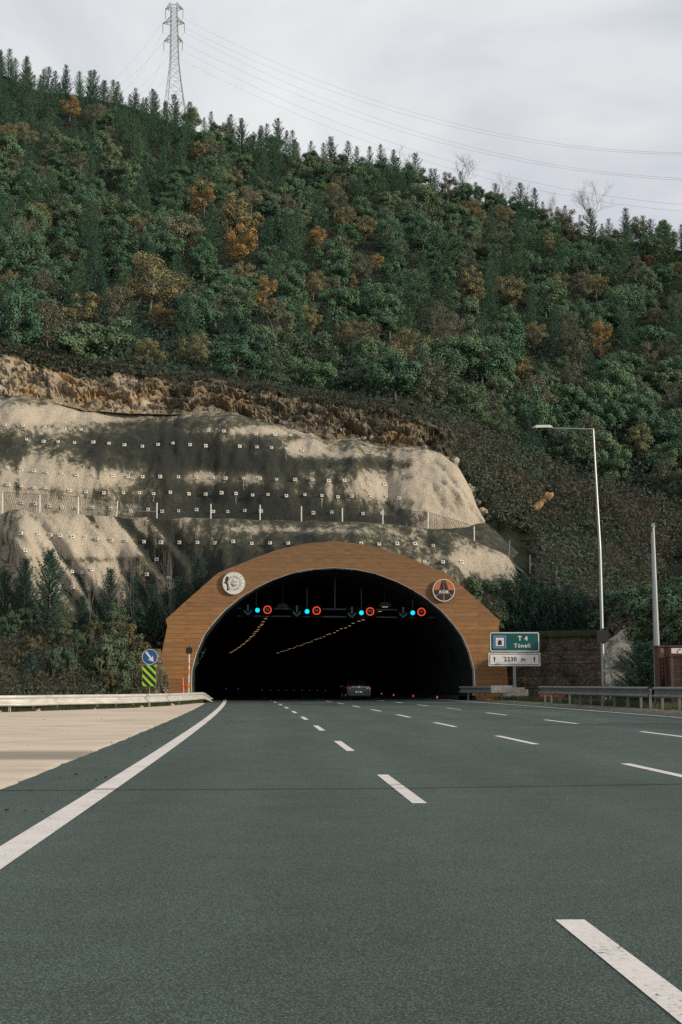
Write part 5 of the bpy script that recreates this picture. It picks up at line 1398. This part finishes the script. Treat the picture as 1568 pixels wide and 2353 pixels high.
for x, y, w_, kd, lb in autumn:
    # base of the tree sits below its seen crown
    yb_ = y + w_ * .95
    t = yspan(x, yb_)
    if t < .02: yb_ = keyt(tF, x)[0] - 6; 
    p, t = slope_pt(x, yb_)
    sc = (w_ * p.y / F) / 5.4
    (K_aut if kd == 'a' else K_olive).put(p + Vector((0, 0, -.5 * sc)), sc, rg, lb, k=None, zs=1.0)
    placed.append((x, yb_, w_ * .85, w_ * .5)); keepout.append((x, yb_, w_))
for x, yt, hgt, k, lb in ((1062, 350, 75, 0, 'bare tree with spreading crown standing on the ridge behind a dark pine'), (1152, 395, 65, 1, 'low bare tree on the ridge between two pines'), (1369, 417, 85, 2, 'round-crowned bare tree standing alone on the ridge'), (940, 345, 45, 1, 'small bare tree on the ridge beside a thin pine'), (1268, 440, 50, 0, 'thin bare tree on the ridge left of the round-crowned one'), (1205, 425, 55, 2, 'bare bush-like tree on the ridge next to a pine tip'),
                      (652, 590, 60, 1, 'pale bare trunk rising between green crowns right of the low orange tree')):
    y0 = keyt(tRg, x)[0]; p, t = slope_pt(x, y0 + 4 if yt < 500 else 680); hh = px_of(p)[1] - yt
    K_bare.put(p, max(.35, hh * p.y / F / 9.6), rg, lb, k=k, zs=1.0)
# pines along the ridge
x = -330
sky = [(-330, 0), (0, 108), (20, 104), (60, 120), (100, 152), (150, 140), (215, 152), (270, 182), (310, 196), (350, 198), (400, 208), (435, 226), (485, 250), (530, 256), (555, 264), (600, 283), (638, 262), (672, 292), (715, 318), (760, 306), (800, 318), (850, 330), (875, 326), (905, 338), (955, 345), (1000, 382), (1060, 388), (1140, 416), (1230, 425), (1300, 468), (1400, 498), (1440, 470), (1480, 490), (1520, 502), (1568, 512), (1900, 560)]
for x, yt in sky[1:-1]:
    p, t = slope_pt(x, keyt(tRg, x)[0] + rg.uniform(2, 12)); hh = px_of(p)[1] - yt
    K_pine.put(p, max(.45, min(1.25, hh * p.y / F / 11)), rg, {638: 'tall pointed pine breaking the skyline right of the pylon', 1060: 'dark broad pine on the ridge in front of the bare tree', 955: 'slim pine tip on the ridge between bare twigs', 20: 'pine at the top left corner of the ridge'}.get(x, 'dark green pine along the top of the ridge against the sky'), None if x in (638, 1060, 955, 20) else 'pines lining the ridge', zs=1.0)
x = -330
while x < 1900:
    yt = key(sky, x) + rg.uniform(4, 26); p, t = slope_pt(x, keyt(tRg, x)[0] + rg.uniform(0, 16)); hh = px_of(p)[1] - yt
    pine_here = rg.random() < (.95 if x < 700 else .55)
    if pine_here: K_pine.put(p, max(.4, min(1.2, hh * p.y / F / 11)), rg, 'dark green pine along the top of the ridge against the sky', 'pines lining the ridge').scale[0] *= .8; cnt['pine'] += 1
    else: K_leaf.put(p, max(.35, min(1.0, hh * p.y / F / 9)), rg, 'bushy green tree along the right part of the ridge', 'leafy trees lining the ridge'); cnt['leaf'] += 1
    x += rg.uniform(20, 34) if -40 < x < 1600 else 60
# the mass of the forest, front to back
GL = {}
cand = []
for _ in range(34000):
    cand.append((rg.uniform(-230, 1780), rg.random()))
for x, u in cand:
    yf = keyt(tF, x)[0]; yr = keyt(tRg, x)[0]; y = lerp(yf - 4, yr + 14, u); p, t = slope_pt(x, y)
    w_ = F * (2.8 + .8 * t) / p.y * (1 if -20 < x < 1600 else 1.8); h_ = w_ * .46
    if not ok(x, y, w_, h_): continue
    placed.append((x, y, w_, h_))
    pin = fbm(x * .009, y * .009, 3.3, 3) * 1.0 + (.40 if x < 450 and y < 420 else -.06) + .12 * t
    sc = rg.uniform(.68, 1.08) * (.84 + .18 * t)
    reg = region(x, y, t); side = 'left' if x < 520 else ('middle' if x < 1045 else 'right')
    r_ = rg.random()
    if pin > rg.uniform(-.15, .6) and cnt['pine'] < 250:
        cnt['pine'] += 1; o = K_pine.put(p, sc * (.62 + .25 * t), rg, 'green pine in the %s %s of the forested slope' % (reg, side), 'pines in the %s %s of the slope' % (reg, side), tilt=.06); k_ = rg.uniform(.85, 1.2); o.scale = (o.scale[0] * k_, o.scale[1] * k_, o.scale[2])
    elif r_ < .09:
        K_olive.put(p, sc * .72, rg, 'small dull olive tree in the %s %s of the forested slope' % (reg, side), 'small olive trees in the %s %s of the slope' % (reg, side), tilt=.08)
    elif r_ < .30 and cnt['brown'] < 250:
        cnt['brown'] += 1; K_brown.put(p, sc * .85, rg, 'dull olive-brown thin-leaved tree in the %s %s of the forested slope' % (reg, side), 'dull thin-leaved trees in the %s %s of the slope' % (reg, side), tilt=.08)
    elif (r_ < .66 and cnt['leaf'] < 240) or cnt['round'] > 290:
        cnt['leaf'] += 1; o = K_leaf.put(p, sc, rg, 'bushy green broadleaf tree in the %s %s of the forested slope' % (reg, side), 'broadleaf trees in the %s %s of the slope' % (reg, side), tilt=.08); k_ = rg.uniform(.8, 1.2); o.scale = (sc * k_, sc * rg.uniform(.85, 1.15), sc * rg.uniform(.85, 1.2))
    else:
        cnt['round'] += 1; o = K_round.put(p, sc, rg, 'rounded leafy tree in the %s %s of the forested slope' % (reg, side), 'rounded trees in the %s %s of the slope' % (reg, side), tilt=.08); o.scale = (sc * rg.uniform(.85, 1.2), sc * rg.uniform(.85, 1.2), sc * rg.uniform(.85, 1.15))
print('TREES', cnt, len(placed))

# ---- scrub, undergrowth and grass (ground cover)
sm_ = 0
def clump(m, c, r, n, leaf, rg, flat=.7, twig=0):
    for q in range(n):
        d = rdir(rg); d.z = abs(d.z); rad = r * rg.random() ** .4; p = c + Vector((d.x * rad, d.y * rad, d.z * rad * flat))
        leaf_quad(m, p, (d + rdir(rg) * .8 + Vector((0, -.2, .3))).normalized(), leaf * rg.uniform(.5, 1.3), rg, .5)
    for q in range(twig):
        d = rdir(rg); d.z = abs(d.z) + .6; d.normalize(); e = c + d * r * rg.uniform(.8, 1.7) ; sd = Vector((.02, 0, 0)); m.v += [tuple(c - sd), tuple(c + sd), tuple(e)]; k = len(m.v); m.f.append((k - 3, k - 2, k - 1)); m.m.append(0)
def scatter(mb, n, fx, r, nl, leaf, flat=.7, twig=4):
    for _ in range(n):
        p = fx()
        if p is None: continue
        clump(mb, p, r * rg.uniform(.5, 1.3), nl, leaf, rg, flat, twig)
def right_slope():
    x = rg.uniform(1000, 1950); v = rg.uniform(0, 4.15)
    if x < 1230:
        v = rg.uniform(3.0 if x > 1130 else 3.1, 4.15)
        if x < 1060 and rg.random() < .75: return None
    if x < 1470 and v < .35: return None
    p = S(x, v); 
    if v < 4: p += Vector((0, -.7, .3))
    return p
def floor_(): 
    x = rg.uniform(-260, 1800); t = rg.random(); p, _ = slope_pt(x, lerp(keyt(tF, x)[0], keyt(tRg, x)[0], t)); return p
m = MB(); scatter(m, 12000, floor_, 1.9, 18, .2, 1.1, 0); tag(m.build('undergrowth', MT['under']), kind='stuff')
m = MB(); scatter(m, 3600, right_slope, 1.0, 15, .16, .6, 9); tag(m.build('scrub', MT['scrub']), kind='stuff')
def patchy():
    p = right_slope()
    return p if p is not None and fbm(p.x * .12, p.z * .2, 2) > .02 else None
m = MB(); scatter(m, 1300, patchy, 1.5, 34, .15, .9, 12); tag(m.build('scrub', MT['rust']), kind='stuff')
m = MB(); scatter(m, 1500, right_slope, 1.2, 30, .15, .9, 3); tag(m.build('scrub', MT['scrubg']), kind='stuff')
def toe():
    x = rg.uniform(-250, 1250); t = rg.uniform(-.03, .09) if x > 350 else rg.uniform(-.04, .10); y, d = forest_yD(x, max(0, t)); p = P(x, y, d)
    if t < 0: p = S(x, 4 + t * 12)
    return p
m = MB(); scatter(m, 2600, toe, 1.3, 26, .2, .8, 3); tag(m.build('undergrowth', MT['scrubg']), kind='stuff')
def rocktop():
    x = rg.uniform(-200, 1180); v = rg.choice((rg.uniform(3.72, 4.0), rg.uniform(3.1, 4.0) if x > 330 else 3.95)); p = S(x, v) + Vector((0, -.9, .9)); return p
m = MB(); scatter(m, 700, rocktop, .7, 9, .16, .5, 8); tag(m.build('scrub', MT['scrub']), kind='stuff')
def leftbank():
    x = rg.uniform(-400, 380); t = rg.uniform(.02, 1.1); y, d = keyt(tB, x); a = P(x, 1572, key(tA, x)); a.z = 0; b = P(x, y, d); p = a.lerp(b, min(1, t)); p.z += .6 * math.sin(math.pi * min(1, t))
    if x > 285 and t > .3: return None
    return p
m = MB(); scatter(m, 900, leftbank, .8, 26, .12, .9, 14); tag(m.build('brushwood', MT['scrub']), kind='stuff')
m = MB(); scatter(m, 420, leftbank, .7, 26, .12, .9, 6); tag(m.build('brushwood', MT['scrubg']), kind='stuff')
def blades(n, fx, h):
    m = MB()
    for _ in range(n):
        p = fx()
        if p is None: continue
        for q in range(5):
            d = rdir(rg); e = p + Vector((d.x * .14, d.y * .14, h * rg.uniform(.4, 1.2))); s_ = Vector((rg.uniform(.01, .025), 0, 0)); b_ = p + Vector((d.x * .06, d.y * .06, 0))
            m.v += [tuple(b_ - s_), tuple(b_ + s_), tuple(e)]; k = len(m.v); m.f.append((k - 3, k - 2, k - 1)); m.m.append(0)
    return m
def lrail():
    s_ = rg.random() * (len(back) - 2) ; k = int(s_); p = back[k].lerp(back[k + 1], s_ - k); q = rg.uniform(.15, 3.5) ** 1.2; p = p + Vector((-.35 * q, q, 0)); return p
tag(blades(9000, lrail, .34).build('grass', MT['grass']), kind='stuff')
def rrail_(): y = rg.uniform(25, 86); return Vector((A(y) + rg.uniform(14.7, 17.5), y, .19))
def lush(): 
    p = rrail_(); return p if rg.random() < .55 + fbm(p.x, p.y * .5) else None
tag(blades(7000, lush, .28).build('grass', MT['grass']), kind='stuff')
def gabtop(): t = rg.random(); return Vector((lerp(gx0, gx1 - .4, t), lerp(90.3, 86.0, t) + rg.uniform(0, 1.6), 4.5))
tag(blades(1600, gabtop, .4).build('grass', MT['grass']), kind='stuff')
m = MB()
for _ in range(60):
    p = lrail(); s_ = rg.uniform(.08, .3); b = boulder(rg, (s_, s_, s_ * .6), rg.random() * 50); m.add([Vector(v) + p for v in b.v], b.f)
tag(m.build('rubble', M_grey), kind='stuff')

# ---- trees at road level and on the ledges
K_con = Kind('conifer', [pine_proto(600 + i, H=8.5, W=2.5, first=.02, up=.8, nb=7, blade=.30, tuft=9, dens=1.25, dz=.038, bw=.04, jit=.5) for i in range(3)], MT['bark'], MT['darkpine'], 'conifer')
K_teal = Kind('conifer', [pine_proto(650, H=3.4, W=1.5, first=.05, up=.2, nb=7, blade=.2, tuft=10, dens=1.6)], MT['bark'], MT['teal'], 'conifer')
K_birch = Kind('sapling', [bare_proto(700 + i, levels=4, H=9, r0=.042, up=1.4, wisp=True) for i in range(3)], MT['birch'], MT['birch'], 'sapling', crown='branches')
K_shrub = Kind('shrub', [broad_proto(750 + i, H=4.6, W=1.7, leaf=.10, nl=4200, nc=22, thin=.35) for i in range(3)], MT['greybark'], MT['shrubleaf'], 'shrub')
K_ylw = Kind('shrub', [broad_proto(780 + i, H=4.6, W=1.6, leaf=.10, nl=2400, nc=18, thin=.35) for i in range(2)], MT['greybark'], MT['oliveshrub'], 'shrub')
def bank_pt(x, D):
    a = P(x, 1572, key(tA, x)); a.z = 0; y, d = keyt(tB, x); b = P(x, y, d); t = max(0, min(1, (D - a.y) / (b.y - a.y))); p = a.lerp(b, t); p.z += .6 * math.sin(math.pi * t); p.x = P(x, 1572, D).x; return p
def plant(K, x, ytop, D, H0, label, k=None, group=None, wf=1.0, right=False):
    p = bank_pt(x, D) if not right else P(x, 1572, D)
    if right: p.z = right if right is not True else .1
    h = P(x, ytop, D).z - p.z; s_ = h / H0
    o = K.put(p, s_, rg, label, group, k=k); o.scale = (s_ * wf, s_ * wf, s_); return o
plant(K_con, 107, 1265, 84, 8.5, 'tallest dark conifer on the left bank, upper tip against the pale concrete slope', k=0, wf=.85)
plant(K_con, 50, 1285, 86, 8.5, 'dark conifer on the left bank, just left of the tallest one', k=1, wf=.8)
plant(K_con, 5, 1310, 86, 8.5, 'dark conifer at the left edge of the bank', k=2, wf=.9)
plant(K_con, -70, 1280, 86, 8.5, 'dark conifer on the bank beyond the left edge', k=0)
plant(K_con, 452, 1282, 90.3, 8.5, 'slim young conifer tucked behind the upper left curve of the portal', k=2, wf=.7, right=4.0)
plant(K_con, 400, 1335, 90.2, 8.5, 'dark conifer directly left of the portal shoulder', k=1, wf=.9, right=1.0)
plant(K_con, 248, 1308, 89, 8.5, 'young spruce on the bank between two thin saplings', k=1, wf=.8)
plant(K_con, 300, 1325, 89, 8.5, 'young spruce on the bank, right of the other young spruce', k=2, wf=.8)
plant(K_con, 345, 1345, 89, 8.5, 'dark young spruce between saplings left of the portal', k=0, wf=.85)
plant(K_con, 185, 1370, 87, 8.5, 'low dark conifer in the middle of the left bank', k=2, wf=.9)
plant(K_teal, 68, 1500, 74, 3.4, 'blue-green young conifer at the foot of the left bank', k=0, wf=1.0)
for x, yt, D, k in ((205, 1196, 88, 0), (268, 1205, 88, 1), (304, 1222, 88.5, 2), (374, 1232, 89.2, 0), (394, 1215, 89.4, 1)):
    plant(K_birch, x, yt, D, 9.2, {205: 'tallest thin bare sapling, leftmost of the five before the pale slope', 268: 'second thin bare sapling from the left before the pale slope', 304: 'middle one of the five thin bare saplings', 374: 'thin bare sapling, fourth from the left', 394: 'thin bare sapling nearest to the portal'}[x], k=k, group='thin saplings left of the portal', wf=.42)
i = 0
where = lambda x, D: ('near the guard rail' if D < 76 else 'halfway up' if D < 84 else 'at the top') + ' of the left bank, ' + ('by the left edge' if x < 60 else 'below the tall conifer' if x < 150 else 'under the saplings' if x < 270 else 'beside the mossy gabion wall')
for x, yt, D, K in ((20, 1395, 80, K_shrub), (80, 1440, 78, K_ylw), (140, 1400, 82, K_shrub), (150, 1470, 76, K_shrub), (205, 1400, 84, K_ylw), (245, 1430, 80, K_shrub), (262, 1375, 86, K_shrub), (290, 1400, 84, K_ylw), (325, 1400, 89.0, K_shrub), (345, 1430, 89, K_ylw), (55, 1385, 84, K_shrub), (215, 1480, 80, K_shrub), (268, 1480, 80, K_shrub),
                    (110, 1500, 77, K_shrub), (180, 1440, 81, K_shrub), (-40, 1420, 80, K_shrub), (30, 1470, 74, K_ylw), (240, 1520, 79, K_ylw), (356, 1392, 89.8, K_shrub), (292, 1430, 83.2, K_shrub), (-100, 1380, 82, K_shrub)):
    plant(K, x, yt, D, 4.8, ('olive' if K is K_ylw else 'green') + ' shrub ' + where(x, D), group='shrubs on the left bank', wf=rg.uniform(.8, 1.1)); i += 1
for x, yt, D in ((232, 1440, 79), (300, 1395, 83), (120, 1480, 75), (165, 1450, 77), (275, 1470, 79)):
    plant(K_birch, x, yt, D, 9.2, 'pale-stemmed bare sapling rising through the shrubs of the left bank', group='pale stems among the shrubs', wf=.8)
# right of the portal
def ledge(x, D):
    return P(x, 1572, D)
for x, yt, D, z, K, H0, wf, lb in ((1085, 1318, 92.0, 5.2, K_shrub, 4.8, 1.15, 'round green bush above the right shoulder of the portal'), (1112, 1305, 92.4, 5.2, K_shrub, 4.8, 1.15, 'tallest green bush above the right shoulder of the portal'), (1140, 1318, 92.0, 5.0, K_shrub, 4.8, 1.1, 'green bush at the right end of the clump over the portal'), (1068, 1345, 91.6, 5.0, K_shrub, 4.8, .9, 'low green bush touching the curve of the portal'),
                                   (1125, 1385, 91.0, 3.9, K_shrub, 4.8, 1.0, 'low dark bush behind the right leg of the portal'), (1150, 1352, 90.8, 4.0, K_con, 8.5, 1.0, 'dark young conifer behind the right leg of the portal'), (1172, 1335, 91, 4.4, K_con, 8.5, 1.1, 'tall dark conifer above the green sign'), (1200, 1318, 91, 4.4, K_con, 8.5, 1.1, 'dark conifer above the right half of the green sign'), (1222, 1345, 90.6, 4.4, K_con, 8.5, 1.1, 'dark conifer on the gabion wall right of the green sign'),
                                   (1250, 1340, 90.4, 4.4, K_con, 8.5, 1.1, 'conifer in the middle of the row on the gabion wall'), (1282, 1352, 90, 4.4, K_con, 8.5, 1.1, 'conifer right of the middle of the row on the gabion wall'), (1312, 1345, 89.6, 4.4, K_con, 8.5, 1.1, 'conifer on the gabion wall, second from the lamp post'), (1342, 1362, 89.2, 4.4, K_con, 8.5, 1.1, 'conifer on the gabion wall nearest the lamp post'), (1372, 1395, 88.4, 4.4, K_shrub, 4.8, 1.0, 'brown green bush at the right end of the gabion wall top')):
    plant(K, x, yt, D, H0, lb, right=z, wf=wf)
plant(K_con, 1487, 1478, 61, 8.5, 'dark conifer left of the camera pole, in front of the pale slope patch', k=0, right=.1, wf=2.1)
plant(K_con, 1500, 1500, 62, 8.5, 'lower dark conifer half behind the camera pole', k=1, right=.1, wf=2.0)
for x, yt, D, H0 in ((1545, 1330, 68, 4.8), (1590, 1300, 68, 4.8), (1530, 1420, 66, 4.8), (1640, 1300, 64, 4.8)):
    plant(K_shrub, x, yt, D, H0, {1545: 'green bush on the slope right behind the camera pole', 1590: 'green bush above the SOS booth', 1530: 'low bush just behind the narrow booth cabinet', 1640: 'green bush past the right edge'}[x], right=1.5)
for x, y, z, h, lb in ((19.6, 86.6, 3.6, 3.6, 'green bush added for shade on the slope behind the lamp post, nearest to its pole'), (21.0, 86.2, 3.6, 4.6, 'tall green bush added for shade on the slope between the lamp post and the camera pole'), (22.6, 86.0, 4.2, 4.4, 'green bush added for shade on the slope, halfway from the lamp post to the camera pole'), (20.2, 88.2, 4.4, 4.2, 'green bush added for shade on the slope, set back behind the tall one near the lamp post')):
    K_shrub.put(Vector((x, y, z)), h / 4.6, rg, lb)  # bushes added to cast shade on the right portal leg and gabion wall
# trees beyond the right edge that shade the road and the wall
for x, y, h_ in ((22, 29, 6), (22.5, 32, 6.4), (23, 35.5, 6.2), (24, 52, 6.6), (25, 55.5, 6.2), (27, 44, 5), (31, 60, 5), (34, 64, 5), (38, 69, 5), (33, 74, 4), (46, 72, 3), (31, 79, 3), (26, 77, 3.5)):
    p = Vector((x, y, .2)); px_ = CX + F * x / y
    if y > 58:
        for v in [k / 40 * 3 for k in range(41)]:
            q = S(px_, v)
            if q.y >= y: p.z = q.z; break
    K_leaf.put(p, h_ / 8.6, rg, 'broadleaf tree on the verge beyond the right edge', 'trees beyond the right edge')
print('OBJECTS', len(bpy.data.objects))
